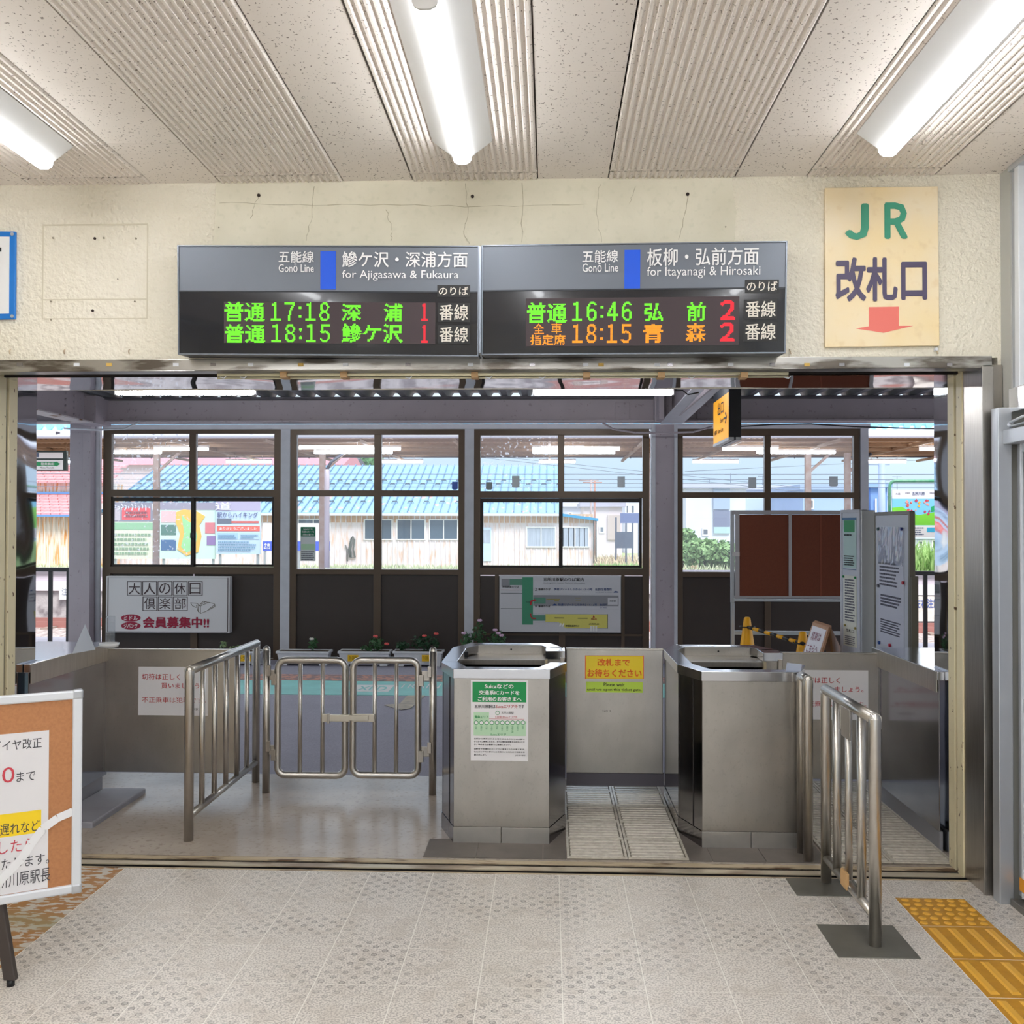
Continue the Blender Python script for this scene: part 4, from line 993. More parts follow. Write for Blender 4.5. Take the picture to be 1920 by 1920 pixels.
# framed sign: members wanted
f = yface(11.70)
ms = thing('membership_sign', 'white sign with boxed characters and dark red lettering below the left window', 'sign', f.p(315, 1187))
cream_w = M('white sign board', (222, 220, 222), .4)
plate('panel', f, (200, 1080, 431, 1187), cream_w, ms, -.09, .015, .006)
m = MB()
for b in ((203, 1083, 428, 1083.8), (203, 1184, 428, 1184.8), (203, 1083, 203.8, 1184), (427.4, 1083, 428.2, 1184)): slab(m, f, b, .014, .017)
br = M('dark brown print', (70, 50, 54), .5); mar = M('maroon print', (158, 12, 56), .5)
for k, s in enumerate('大人の休日'):
    x = 239.5+k*28.5
    for b in ((x, 1090, x+27, 1091), (x, 1115.5, x+27, 1116.5), (x, 1090, x+1, 1116), (x+26, 1090, x+27, 1116)): slab(m, f, b, .014, .017)
    txt(f, s, (x+3, 1093, x+24, 1114), br, ms, 0, .019)
for k, s in enumerate('倶楽部'):
    x = 268.5+k*28.5
    for b in ((x, 1118.5, x+27, 1119.5), (x, 1144, x+27, 1145), (x, 1118.5, x+1, 1145), (x+26, 1118.5, x+27, 1145)): slab(m, f, b, .014, .017)
    txt(f, s, (x+3, 1121, x+24, 1142), br, ms, 0, .019)
m.build('print_lines', br, ms)
for (cx, cy), s in (((246.5, 1158.5), 'ミドル'), ((246.5, 1173), 'ジパング')):
    poly('oval', f, [(cx+18.5*math.cos(math.radians(a)), cy+7*math.sin(math.radians(a))) for a in range(0, 360, 18)], mar, ms, .014, .017)
    txt(f, s, (cx-13, cy-4.5, cx+13, cy+4.5), wtext, ms, .02, .019)
txt(f, '会員募集中!!', (269, 1156, 393, 1178), mar, ms, .04, .019)
m = MB()
def stroke(mb, face, pts, w, d):
    Q = [face.p(x, y, d) for x, y in pts]
    for a, b in zip(Q, Q[1:]):
        s = (b-a).normalized().cross(face.n)*w; mb.quad(a-s, a+s, b+s, b-s)
for pts in ([(369, 1134), (372, 1146), (377, 1150), (387, 1146), (404, 1137), (403, 1132), (392, 1129), (377, 1136), (369, 1134)], [(358, 1130), (362, 1136), (369, 1139)], [(358, 1130), (370, 1131), (377, 1136), (377, 1150)],
            [(376, 1133), (382, 1127), (390, 1129)], [(378, 1133), (386, 1128)], [(392, 1142), (403, 1134)], [(372, 1136), (373, 1147)]): stroke(m, f, pts, .003, .018)
m.build('boat_drawing', M('olive line print', (112, 104, 88), .6), ms)
# platform map
pm = thing('platform_map', 'white platform map with green, grey and yellow shapes below the third window', 'sign', f.p(1050, 1186))
plate('panel', f, (936.5, 1079, 1164, 1186), M('map board', (206, 206, 212), .4), pm, -.09, .015, .003)
mg = M('map green', (66, 146, 112), .5); mg2 = M('map mid green', (88, 142, 122), .5); mgr = M('map grey', (142, 142, 148), .5); my = M('map yellow', (222, 214, 110), .5); mb_ = M('map navy', (28, 58, 120), .5)
W_ = lambda b: (920+b[0]*260/1920, 1070+b[1]*130/960, 920+b[2]*260/1920, 1070+b[3]*130/960)
mo = M('map outline', (40, 64, 70), .5)
for nm, b, c, d in (('map_block', (150, 110, 270, 220), mgr, .016), ('map_block', (265, 115, 440, 200), mg2, .016), ('map_block', (590, 340, 1770, 490), mgr, .016),
                    ('map_block', (590, 370, 760, 455), mg2, .0165), ('map_block', (1620, 375, 1760, 470), M('map board'), .0165), ('map_block', (585, 612, 760, 692), mg2, .0165), ('map_block', (757, 600, 1620, 712), my, .016)):
    plate(nm, f, W_(b), c, pm, .014, d)
poly('map_block', f, [W_((x, y, 0, 0))[:2] for x, y in ((757, 700), (940, 712), (1040, 795), (1620, 795), (1620, 700))], my, pm, .014, .016)
plate('map_block', f, W_((438, 90, 585, 745)), mg, pm, .014, .017)
m = MB()
for b in ((140, 308, 440, 315), (585, 316, 1775, 323), (140, 519, 440, 526), (585, 527, 1775, 534), (590, 340, 1770, 344), (585, 597, 1622, 602), (1617, 600, 1622, 800), (1040, 794, 1622, 799), (585, 710, 920, 714)): slab(m, f, W_(b), .014, .0172)
m.build('map_line', mo, pm)
plate('red_line', f, W_((140, 264, 435, 270)), red_i, pm, .014, .0172)
for b in ((770, 388, 960, 402), (880, 402, 945, 425), (885, 645, 1018, 660), (1205, 652, 1340, 666), (1170, 372, 1250, 382), (1175, 400, 1250, 410)): plate('map_bar', f, W_(b), M('map khaki', (148, 138, 84), .5), pm, .014, .0172)
poly('map_arrow', f, [W_((x, y, 0, 0))[:2] for x, y in ((545, 475), (545, 430), (565, 405), (600, 400), (600, 388), (636, 408), (600, 424), (600, 415), (572, 428), (565, 475))], red_i, pm, .014, .018)
poly('map_arrow', f, [W_((x, y, 0, 0))[:2] for x, y in ((552, 588), (538, 608), (548, 608), (548, 630), (575, 668), (626, 668), (626, 652), (585, 650), (562, 622), (562, 608), (572, 608))], red_i, pm, .014, .018)
for k in range(3): plate('gate_symbol', f, W_((1378+k*35, 762, 1402+k*35, 836)), white, pm, .014, .018); 
for k in range(2): poly('gate_symbol', f, [W_((x+k*38, y, 0, 0))[:2] for x, y in ((945, 765), (960, 775), (985, 735), (970, 720))], white, pm, .014, .018)
for s, b, c, bo in (('五所川原駅のりば案内', (728, 95, 1290, 148), ink, .02), ('Goshogawara Station Platform Information', (728, 160, 1305, 182), ink, 0), ('2', (612, 235, 640, 278), ink, 0), ('番線のりば', (660, 240, 828, 275), ink, .02),
                    ('快速リゾートしらかみ1・3・5号', (876, 238, 1408, 276), mb_, .02), ('弘前行.青森行', (1446, 238, 1675, 278), mb_, .02), ('for Hirosaki & Aomori', (1450, 290, 1680, 304), mb_, 0),
                    ('1', (618, 470, 634, 505), ink, 0), ('番線のりば', (660, 475, 825, 508), ink, .02), ('快速リゾートしらかみ2・4・6号', (936, 450, 1470, 490), mb_, .02), ('秋田行', (1508, 455, 1615, 490), mb_, .02), ('for Akita', (1512, 500, 1604, 518), mb_, 0),
                    ('待合室', (1645, 405, 1730, 432), ink, .01), ('津軽鉄道のりば', (160, 208, 390, 236), ink, .02), ('津軽鉄道改札口', (1032, 748, 1225, 776), ink, .01), ('JR改札口', (1358, 725, 1498, 752), ink, .01), ('現在地', (1388, 655, 1468, 684), red_i, .01), ('跨線橋', (488, 425, 545, 442), ink, 0)):
    txt(f, s, W_(b), c, pm, bo, .0185)
poly('you_are_here', f, [W_((x, y, 0, 0))[:2] for x, y in ((1412, 648), (1426, 612), (1442, 648))], red_i, pm, .014, .018)
for b in ((852, 455, 918, 482), (1697, 280, 1768, 303)): poly('train_symbol', f, [W_((x, y, 0, 0))[:2] for x, y in ((b[0], b[3]), (b[2], b[3]), (b[2], b[3]-12), ((b[0]+b[2])/2, b[1]), (b[0]+8, b[3]-12))], mb_, pm, .014, .018)
# notices stuck to the glazing
gp = thing('window_notice', 'green and white notice inside the left pane of the second window', 'notice', ys.p(576, 1050, .0))
plate('sheet', ys, (562.5, 988, 590.5, 1052), M('dim paper', (216, 222, 222), .6), gp, -.028, -.026); plate('green_header', ys, (563, 988, 590, 1006), M('dim green', (16, 120, 84), .5), gp, -.026, -.025)
txt(ys, '交通系ICカードを', (565, 995, 588, 999), wtext, gp, .02, -.022); txt(ys, 'Suicaなどの', (568, 990, 585, 993.5), wtext, gp, .02, -.022); txt(ys, 'ご利用のお客さまへ', (565, 1000.5, 588, 1004.5), wtext, gp, .02, -.022)
m = MB(); scribble(m, ys, (564, 1033, 589, 1051), 5, -.024); m.build('print', M('grey print', (96, 96, 112), .6), gp); plate('area_block', ys, (564, 1020, 589, 1031), lg, gp, -.026, -.025)
for x0, y0, x1, y1, c, lb in ((911, 904, 923, 917, (150, 160, 160), 'small grey note high on the left pane of the third window'), (960, 892, 974, 913, (206, 214, 216), 'white note in the upper left pane of the third window'), (847, 903, 858, 917, (80, 110, 200), 'small blue note in the corner of the second window'),
                              (1158, 893, 1172, 913, (214, 222, 230), 'white note in the upper right pane of the third window'), (1404, 895, 1419, 915, (214, 222, 230), 'white note in the upper left pane of the fourth window'), (1556, 893, 1572, 911, (214, 222, 230), 'white note in the upper right pane of the fourth window')):
    t = thing('window_note', lb, 'notice', ys.p(x0, y1, -.026), 'small notes on the glazing')
    plate('sheet', ys, (x0, y0, x1, y1), M('note %d %d' % (x0, y0), c, .6), t, -.028, -.026)
    plate('sheet_foot', ys, (x0+2, y1-3, x1-2, y1+1), M('note %d %d' % (x0, y0)), t, -.028, -.025)

# ---------------------------------------------------------------- pin board, standing boards, cones and the A-board behind the right counter
f = yface(10.1)
pb = thing('pin_board', 'wide brown pin board on an aluminium stand behind the cones', 'notice board', (f.p(1500, 1200).x, 10.1, 0))
cork = M('rust-brown felt board', (112, 56, 34), .85, var=.5, vs=70, vcol=(98, 46, 28))
plate('felt_panel', f, (1384, 965, 1480, 1118), cork, pb, 0, .01); plate('felt_panel', f, (1482, 965, 1634, 1118), cork, pb, 0, .01)
plate('seam', f, (1537, 965, 1540, 1118), M('worn seam', (130, 66, 44), .8), pb, 0, .012)
m = MB()
for b in ((1372, 957, 1640, 965), (1376, 1117, 1640, 1123), (1378, 960, 1386, 1120), (1478, 964, 1484, 1118), (1632, 957, 1640, 1120)): slab(m, f, b, -.01, .02)
m.build('frame', M('grey aluminium', (176, 172, 176), .4, .4), pb, .004)
m = MB()
for b in ((1376, 1123, 1640, 1129), (1370, 957, 1377, 1130)): slab(m, f, b, -.03, .005)
m.build('outer_frame', alu, pb, .004)
for x in (1371, 1632):
    a = f.p(x, 1130); MB().box(a.x, a.x+.035, 10.1, 10.14, 0, a.z).build('leg', alu, pb, .004)
a = f.p(1377, 1183); b = f.p(1640, 1192); MB().box(a.x, b.x, 10.11, 10.14, b.z, a.z).build('stretcher', alu, pb, .004)
plate('tape', f, (1373, 1035, 1386, 1043), M('grey tape', (206, 200, 200), .5), pb, 0, .024)
# narrow board, face turned slightly left, with two papers
def vboard(name, label, A, B, ztop, zbot, thick, m_face, m_edge):
    A, B = V((A[0], A[1], 0)), V((B[0], B[1], 0)); fb_ = Face(A, B-A, (0, 0, 1)); L = (B-A).length
    t = thing(name, label, 'notice board', ((A.x+B.x)/2, (A.y+B.y)/2, 0), 'narrow white standing boards')
    slab(MB(), fb_, None, -thick, 0, (0, L, zbot, ztop)).build('panel', m_face, t, .006)
    m = MB()
    for uv in ((-.006, .02, zbot, ztop), (L-.02, L+.006, zbot, ztop), (0, L, ztop-.02, ztop+.006)): slab(m, fb_, None, -thick-.004, .005, uv)
    m.build('edge_frame', m_edge, t, .003)
    for u in (.05, L-.08): slab(MB(), fb_, None, -thick, -.003, (u, u+.03, 0, zbot+.02)).build('leg', m_edge, t, .003)
    slab(MB(), fb_, None, -thick-.12, .12, (.04, .09, 0, .03)).build('foot', m_edge, t, .003); slab(MB(), fb_, None, -thick-.12, .12, (L-.1, L-.05, 0, .03)).build('foot', m_edge, t, .003)
    return t, fb_, L
wb_ = M('pale grey board', (200, 204, 214), .35)
a = at(1577, 1000, 7.9); b = at(1612, 1000, 7.62)
t1, f1, L1 = vboard('standing_board', 'narrow white standing board with two papers, left of the taller oblique one', (a.x, a.y), (b.x, b.y), at(1590, 957, 7.75).z, .55, .06, wb_, whitep)
c = at(1624, 1000, 7.8); MB().box(b.x+.004, c.x, 7.6, 7.68, .3, at(1590, 957, 7.75).z).build('side_casing', alu, t1, .006)
MB().box(c.x, c.x+.02, 7.64, 7.7, .3, at(1590, 966, 7.75).z).build('dark_edge', M('purple black edge', (50, 40, 66), .4), t1)
n1 = thing('clear_pocket_notice', 'green-headed paper in a clear pocket on the narrow board', 'notice', f1.p(1594, 1068, .004)); plate('sheet', f1, (1582, 972, 1606, 1066), M('pale green paper', (178, 206, 202), .3), n1, .001, .003)
plate('green_header', f1, (1583, 976, 1603, 998), pg, n1, .003, .004); plate('blue_strip', f1, (1580, 971, 1606, 975), M('blue strip', (30, 104, 150), .4), n1, .003, .006); plate('blue_strip', f1, (1582, 1066, 1606, 1069), M('blue strip'), n1, .003, .006)
m = MB(); scribble(m, f1, (1583, 1040, 1604, 1062), 5, .0045); scribble(m, f1, (1584, 1000, 1600, 1006), 1, .0045); m.build('print', ink, n1)
n2 = thing('printed_notice', 'pair of cream printed papers pinned low on the narrow board', 'notice', f1.p(1594, 1215, .004))
plate('sheet', f1, (1582, 1078, 1607, 1215), M('cream paper', (226, 226, 214), .6), n2, .001, .003)
m = MB(); scribble(m, f1, (1585, 1084, 1604, 1168), 16, .004); scribble(m, f1, (1585, 1190, 1604, 1212), 5, .004); m.build('print', M('grey print'), n2)
txt(f1, '改札口', (1587, 1178, 1602, 1187), ink, n2, .01, .004)
for x, y, c in ((1583, 1081, pg), (1605, 1083, pg), (1586, 1172, M('ochre pin', (168, 150, 80), .4)), (1605, 1178, M('ochre pin'))):
    p = f1.p(x, y, .004); MB().tube([p, p+f1.n*.01], .009, 10).build('magnet', c, n2)
a = at(1640, 1000, 7.45); b = at(1706, 1000, 6.72)
zt2 = at(1640, 962, 7.45).z
t2, f2, L2 = vboard('standing_board', 'oblique white standing board with a crinkled plastic cover and magnets', (a.x, a.y), (b.x, b.y), zt2, .60, .03, wb_, M('khaki grey frame', (118, 114, 104), .4, .4))
n3 = thing('covered_notice', 'long printed paper under crinkled clear plastic on the oblique board', 'notice', f2.p(1672, 1200, .004))
plate('sheet', f2, (1648, 990, 1696, 1222), M('lilac white paper', (206, 208, 222), .5), n3, .001, .003)
m = MB(); scribble(m, f2, (1650, 1052, 1690, 1105), 7, .0045, .5); scribble(m, f2, (1652, 1112, 1692, 1145), 4, .0045, .4); scribble(m, f2, (1652, 1158, 1692, 1198), 6, .0045, .45); m.build('print', M('grey print', (96, 96, 112), .6), n3)
u0, u1, v0, v1 = f2.box((1648, 988, 1695, 1062)); m = MB(); k = 0; nx, ny = 22, 8
for j in range(ny+1):
    for i in range(nx+1):
        m.v.append(f2.w(u0+(u1-u0)*i/nx, v0+(v1-v0)*j/ny, .006+.010*abs(noise.noise(V((i*.9, j*.25, 2)))) ))
for j in range(ny):
    for i in range(nx):
        q = j*(nx+1)+i; m.f.append([q, q+1, q+nx+2, q+nx+1]); m.sm.append(False); m.mi.append(0)
m.build('plastic_cover', glass_mat('crinkled plastic', (.9, .92, .96), .35, .25, .12), n3)
for x, y, c in ((1649, 992, (40, 80, 80)), (1693, 992, (30, 50, 130)), (1696, 1093, (190, 40, 60)), (1651, 1205, (30, 80, 160)), (1671, 1210, (200, 40, 70)), (1695, 1219, (200, 40, 70)), (1649, 1098, (110, 110, 120))):
    p = f2.p(x, y, .006); MB().tube([p, p+f2.n*.012], .012, 12).build('magnet', M('magnet %d' % c[0]+str(c[2]), c, .4), n3)
u0, u1, v0, v1 = f2.box((1642, 1214, 1700, 1246)); m = MB()
slab(m, f2, None, .004, .02, (u0, u1, v0, v1)); m.build('acrylic_pocket', glass_mat('crinkled plastic'), n3)
MB().box(b.x+.0, b.x+.05, 6.70, 6.76, .5, at(1706, 1080, 6.72).z).build('post_sleeve', M('khaki grey frame'), t2, .004)
# folded white sheets behind
wv = thing('plastic_drape', 'white plastic sheets hanging between the two standing boards', 'sheet', at(1634, 1150, 8.6))
for ys0, ys1 in ((1008, 1075), (1068, 1160)):
    m = MB(); 
    for k in range(6):
        x0 = 1618+k*4
        a0, a1 = at(x0, ys0+k*8, 8.6+.03*(k % 2)), at(x0+4, ys0+(k+1)*8, 8.6+.03*((k+1) % 2)); b0, b1 = at(x0, ys1, 8.6+.03*(k % 2)), at(x0+4, ys1, 8.6+.03*((k+1) % 2))
        m.quad(b0, b1, a1, a0)
    m.build('sheet', M('white plastic film', (226, 224, 236), .35), wv)
cy = M('traffic yellow', (250, 178, 8), .4)
def cone(px, py, Y, label):
    p = at(px, py, Y); t = thing('traffic_cone', label, 'cone', (p.x, p.y, 0), 'yellow cones')
    H = p.z
    MB().lathe([(.16, .03), (.145, .05), (.125, .07), (.034, H-.03), (.03, H-.008), (.018, H), (.0001, H)], p.x, p.y, 24).build('cone_body', cy, t)
    MB().box(p.x-.19, p.x+.19, p.y-.19, p.y+.19, 0, .035).build('base', cy, t, .012); return p
c1 = cone(1401, 1157, 10.0-.4, 'yellow cone further from the A-board, at the high end of the striped bar'); c2 = cone(1505, 1184, 8.75, 'yellow cone beside the small A-board')
cb_ = thing('cone_bar', 'black and yellow striped bar joining the two cones', 'bar', c1)
A = at(1403, 1176, 9.6-.05); B = at(1506, 1207, 8.70)
for k in range(9):
    a, b = A.lerp(B, k/9), A.lerp(B, (k+1)/9)
    MB().tube([a, b], .017, 12).build('yellow_band' if k % 2 == 1 else 'black_band', cy if k % 2 else black, cb_)
for p in (A, B):
    pts = [(p.x+.075*math.cos(w), p.y+.055+.075*math.sin(w), p.z) for w in [2*math.pi*k/16 for k in range(16)]]
    MB().tube(pts, .006, 6, closed=True).build('ring', black, cb_)
# A-board
wood = M('pale wood frame', (196, 150, 116), .5, var=.5, vs=8, vcol=(170, 120, 84), stretch=(6, 6, 1)); wd2 = M('brown wood back', (150, 104, 62), .55, var=.5, vs=6)
ab = thing('a_board', 'small wooden A-board with a handwritten sign, right of the cones', 'sign', at(1545, 1222, 8.0))
q = lambda x, y, Y=8.0: at(x, y, Y)
tz = at(1530, 1165, 8).z
TL, TR, BR_, BL_ = q(1524, 1166, 8.1), q(1554, 1176, 7.8), q(1532, 1250, 7.6), q(1496, 1250, 7.9)
fa = Face(BL_, BR_-BL_, TL-BL_); 
P = [BL_, BR_, TR, TL]; MB().prism(P, fa.n*-.02).build('front_frame', wood, ab, .003)
ce = (BL_+BR_+TR+TL)/4; P2 = [p+(ce-p)*.16+fa.n*.002 for p in P]; MB().prism(P2, fa.n*-.004).build('whiteboard', M('whiteboard', (232, 226, 232), .3), ab)
def onab(s, u0, v0, u1, v1):
    vs, fc, a0, a1, b0, b1 = tmesh(s, .0, 2)
    def mp(a, b): return P2[0].lerp(P2[1], a).lerp(P2[3].lerp(P2[2], a), b)+fa.n*.004
    MB().add([mp(u0+(v.x-a0)/(a1-a0)*(u1-u0), v0+(v.y-b0)/(b1-b0)*(v1-v0)) for v in vs], fc).build('lettering', M('plum marker', (132, 44, 72), .6), ab)
onab('精算は', .18, .62, .82, .86); onab('こちらへ', .12, .30, .85, .50)
o = V((.10, .30, 0)); R1, R2 = q(1590, 1250, 8.1), q(1560, 1250, 7.8)
MB().hexa([R2+V((0, 0, 0)), R1, TL+V((.02, .02, 0)), TR+V((.004, .012, 0))], [R2+V((.02, .015, 0)), R1+V((.02, .015, 0)), TL+V((.04, .03, 0)), TR+V((.024, .024, 0))]).build('rear_frame', wd2, ab, .002)
MB().hexa([TL+V((0, 0, 0)), TR, TR+V((.03, .03, .01)), TL+V((.03, .03, .01))], [TL+V((0, 0, -.012)), TR+V((0, 0, -.012)), TR+V((.03, .03, -.006)), TL+V((.03, .03, -.006))]).build('top_hinge', wood, ab)

# ---------------------------------------------------------------- planters
leaf_m = [M('rose leaf', (62, 104, 62), .5, var=.4, vs=30), M('dark leaf', (40, 78, 48), .5), M('light leaf', (128, 150, 104), .5)]
def leaves(mb, c, R, n, s, flat=.6):
    for _ in range(n):
        d = V((random.gauss(0, 1), random.gauss(0, 1), random.gauss(0, 1))).normalized()*random.random()**.4
        p = c+V((d.x*R[0], d.y*R[1], d.z*R[2])); a = V((random.gauss(0, 1), random.gauss(0, 1), random.gauss(0, flat))).normalized(); b = a.orthogonal().normalized()
        b = (b*math.cos(random.random()*3)+a.cross(b)*math.sin(random.random()*3)).normalized(); w = s*random.uniform(.6, 1.2)
        mb.add([p-a*w, p-b*w*.5, p+a*w, p+b*w*.5+V((0, 0, .15*w))], [(0, 1, 2, 3)])
    return mb
pot = M('white plastic planter', (222, 224, 228), .45, var=.2, vs=10); lab = M('yellow label', (238, 190, 20), .5); soil = M('dry soil', (84, 70, 58), .9)
def planter(px0, px1, label, bushes, lx=None, Y=11.25, py=1221, lt_='フリーミストラル'):
    f = yface(Y); a = f.p(px0, py); b = f.p(px1, py); zt = a.z; x0, x1 = a.x, b.x
    zb = 0.0; H = zt
    t = thing('planter', label, 'planter', ((x0+x1)/2, Y+.1, 0), 'white planters along the screen')
    ta = .035
    m = MB(); m.hexa([(x0+ta, Y+.03, .02), (x1-ta, Y+.03, .02), (x1-.012, Y+.005, H-.02), (x0+.012, Y+.005, H-.02)], [(x0+ta, Y+.18, .02), (x1-ta, Y+.18, .02), (x1-.012, Y+.2, H-.02), (x0+.012, Y+.2, H-.02)])
    m.box(x0+ta, x0+ta+.09, Y+.03, Y+.18, 0, .025).box(x1-ta-.09, x1-ta, Y+.03, Y+.18, 0, .025); m.build('trough', pot, t, .004)
    m = MB().box(x0, x1, Y-.008, Y+.012, H-.025, H).box(x0, x1, Y+.19, Y+.21, H-.025, H).box(x0, x0+.02, Y, Y+.2, H-.025, H).box(x1-.02, x1, Y, Y+.2, H-.025, H); m.build('rim', pot, t, .004)
    MB().box(x0+.02, x1-.02, Y+.012, Y+.19, H-.03, H-.008).build('soil', soil, t)
    if lx: 
        g = yface(Y-.0); plate('label', g, (lx[0], py+7, lx[1], py+19), lab, t, .0, .003); txt(g, lt_, (lx[0]+3, py+9.5, lx[1]-3, py+16), ink, t, .02, .005)
    for bx_, top, R, n, mat, fl in bushes:
        c = f.p(bx_, (py+top)/2); hh = (f.p(bx_, top).z-H)/2; c.y = Y+.1
        m = MB()
        for k in range(5): m.tube([(c.x+random.uniform(-.3, .3)*R, Y+.1, H-.02), (c.x+random.uniform(-1, 1)*R*.6, Y+.1+random.uniform(-.04, .04), H+hh*random.uniform(1, 1.8))], .004, 5)
        m.build('stem', leaf_m[1], t); leaves(MB(), c, (R, .1, hh), n, .028).build('foliage', leaf_m[mat], t, kind='stuff')
        for (fx, fy, fc) in fl:
            p = f.p(fx, fy); p.y = Y+.03; m = MB()
            for k in range(7):
                w = k*.9; m.lathe([(.0001, p.z+.018), (.016, p.z+.01), (.018, p.z-.004), (.0001, p.z-.014)], p.x+.012*math.cos(w), p.y+.012*math.sin(w), 6) if k % 3 == 0 else None
            m.build('flower', M('flower %d%d%d' % fc, fc, .6), t)
    return t
coral = (232, 96, 92); pinkf = (222, 186, 214)
planter(517, 617, 'white planter with one small upright rose, behind the left gate leaf', [(583, 1197, .05, 60, 0, [(583, 1199, (214, 210, 200))])])
planter(633, 731, 'white planter with coral roses at its right end, behind the gate', [(703, 1196, .10, 110, 0, [(703, 1194, coral), (724, 1208, coral)]), (690, 1212, .12, 60, 0, [])], (652, 672))
planter(736, 830, 'white planter full of rose leaves, beside the right gate post', [(752, 1204, .08, 90, 1, []), (795, 1192, .17, 180, 1, [(817, 1189, coral), (795, 1193, coral)])], (791, 806))
planter(862, 952, 'white planter with pale pink flowers behind the left booth', [(875, 1184, .08, 110, 0, [(869, 1188, pinkf)]), (897, 1168, .08, 120, 0, [(899, 1164, pinkf)]), (932, 1184, .12, 150, 0, [(928, 1182, pinkf), (940, 1192, pinkf), (934, 1188, pinkf)])])
planter(40, 135, 'white planter with small grey-green plants at the far left', [(95, 1206, .26, 420, 2, [])], (62, 112), py=1222)
planter(402, 490, 'white planter with a yellow label behind the left railing', [(412, 1203, .05, 24, 2, []), (440, 1212, .08, 40, 2, [])], (447, 470), lt_='トラル')

# ---------------------------------------------------------------- platform edge fences, tracks, island platform
fblack = M('black railing paint', (34, 32, 34), .45)
def fence(label, xs, x0, x1):
    Y = 12.3; f = yface(Y); t = thing('platform_fence', label, 'fence', (f.p((x0+x1)/2, 1200).x, Y, 0), 'black platform fences')
    a, b = f.p(x0, 1067).x, f.p(x1, 1067).x; zt = at(1030, 1068, Y).z
    MB().box(a, b, Y-.025, Y+.025, zt-.05, zt).build('top_rail', fblack, t, .004); MB().box(a, b, Y-.015, Y+.015, .06, .09).build('bottom_rail', fblack, t)
    for x in xs: c = f.p(x, 1200).x; MB().box(c-.024, c+.024, Y-.015, Y+.015, .0, zt-.04).build('picket', fblack, t)
    return t
fence('black steel fence at the platform edge, seen at the far left', [-8, 26, 60, 94, 128], -40, 150)
fence('black steel fence at the platform edge, seen at the far right', [1668, 1702, 1735, 1768, 1802, 1836], 1640, 1900)
ballast = M('ballast stone', (196, 186, 186), .9, var=.9, vs=9, vcol=(140, 126, 124), thr=(.4, .6), world=True, bump=1, bs=10, bd=.08)
MB().box(-60, 60, 14.0, 150, -1.6, -1.14).build('track_bed', ballast, kind='structure')
isl = struct('island_platform')
MB().box(-60, 60, 28.0, 36.5, -1.2, -.06).build('platform_body', M('rubble platform face', (172, 166, 168), .9, var=.9, vs=2.4, vcol=(116, 108, 112), thr=(.45, .6), world=True, bump=1, bs=3, bd=.05), isl)
MB().box(-60, 60, 27.9, 36.5, -.30, -.03).build('coping', M('pale coping', (214, 210, 216), .7), isl)
MB().box(-60, 60, 28.0, 36.5, -.03, .0).build('platform_top', M('lilac paving', (196, 188, 204), .7, world=True, var=.4, vs=2), isl)
rl = M('rusty rail', (166, 116, 110), .5, .3)
for Yr in (26.9, 25.83, 18.6, 17.53, 40.2, 41.3):
    tag(MB().box(-50, 50, Yr-.035, Yr+.035, -1.1, -.98).box(-50, 50, Yr-.06, Yr+.06, -1.14, -1.1).build('rail', rl, kind='structure'))
sl = MB()
for i in range(-40, 41):
    for Yc in (26.36, 18.06): sl.box(i*.7-.1, i*.7+.1, Yc-1.1, Yc+1.1, -1.16, -1.10)
sl.build('sleepers', M('weathered sleeper', (150, 132, 124), .9), kind='stuff')
fi = yface(27.88)
ws = thing('track_sign', 'white sign with dark characters on the far platform face at the left', 'sign', fi.p(118, 1122)); plate('panel', fi, (112, 1097, 143, 1124), white, ws, 0, .03); txt(fi, '注意', (117, 1102, 139, 1116), M('slate print', (90, 104, 130)), ws, 0, .04)
ws = thing('track_sign', 'white sign with large blue characters on the far platform face at the right', 'sign', fi.p(1735, 1160)); plate('panel', fi, (1712, 1118, 1762, 1165), M('sign pale', (226, 220, 214), .6, var=.5, vs=6), ws, 0, .03); txt(fi, '左右注意', (1714, 1122, 1760, 1140), M('denim print', (84, 104, 170)), ws, .03, .04)
# island canopy
can = struct('island_canopy'); brn = M('brown corrugated soffit', (180, 144, 104), .7, var=.4, vs=3, vcol=(146, 114, 80)); bm = M('brown painted beam', (150, 120, 90), .6)
zr = 4.03; vs = []; fs_ = []; pr = []; n = 330; P = .16
for i in range(n): a = -26+i*P; pr += [(a, 0), (a+P*.5, .035)]
for a, b in pr: vs += [(a, 27.4, zr+.14+b), (a, 31.8, zr+.06+b), (a, 36.4, zr+.26+b)]
for i in range(len(pr)-1): fs_ += [(3*i, 3*i+1, 3*i+4, 3*i+3), (3*i+1, 3*i+2, 3*i+5, 3*i+4)]
MB().add(vs, fs_).build('roof_sheet', brn, can, kind='stuff')
up = [(v[0], v[1], v[2]+.05) for v in vs]; MB().add(up, fs_).build('roof_sheet', M('sky blue roof paint', (150, 206, 236), .5), can, kind='stuff')
MB().box(-26, 26.8, 27.33, 27.40, zr+.08, zr+.28).build('fascia', M('white fascia', (232, 234, 244), .5), can)
MB().tube([(-26, 27.24, zr+.12), (26.8, 27.24, zr+.10)], .07, 10).build('gutter', M('pale gutter', (206, 208, 220), .5), can)
m = MB()
for k in range(-9, 10): m.box(k*1.4*2-.03, k*1.4*2+.03, 27.18, 27.34, zr+.16, zr+.24)
m.build('gutter_bracket', M('dark light rail', (70, 66, 78), .5), can, kind='stuff')
m = MB()
for k in range(170): m.tube([(-26+k*.31, 28.4, zr+.52), (-26+k*.31, 31.8, zr+.60)], .11, 6, caps=True)
m.build('ridge_sheet', M('sky blue roof paint'), can, kind='stuff')
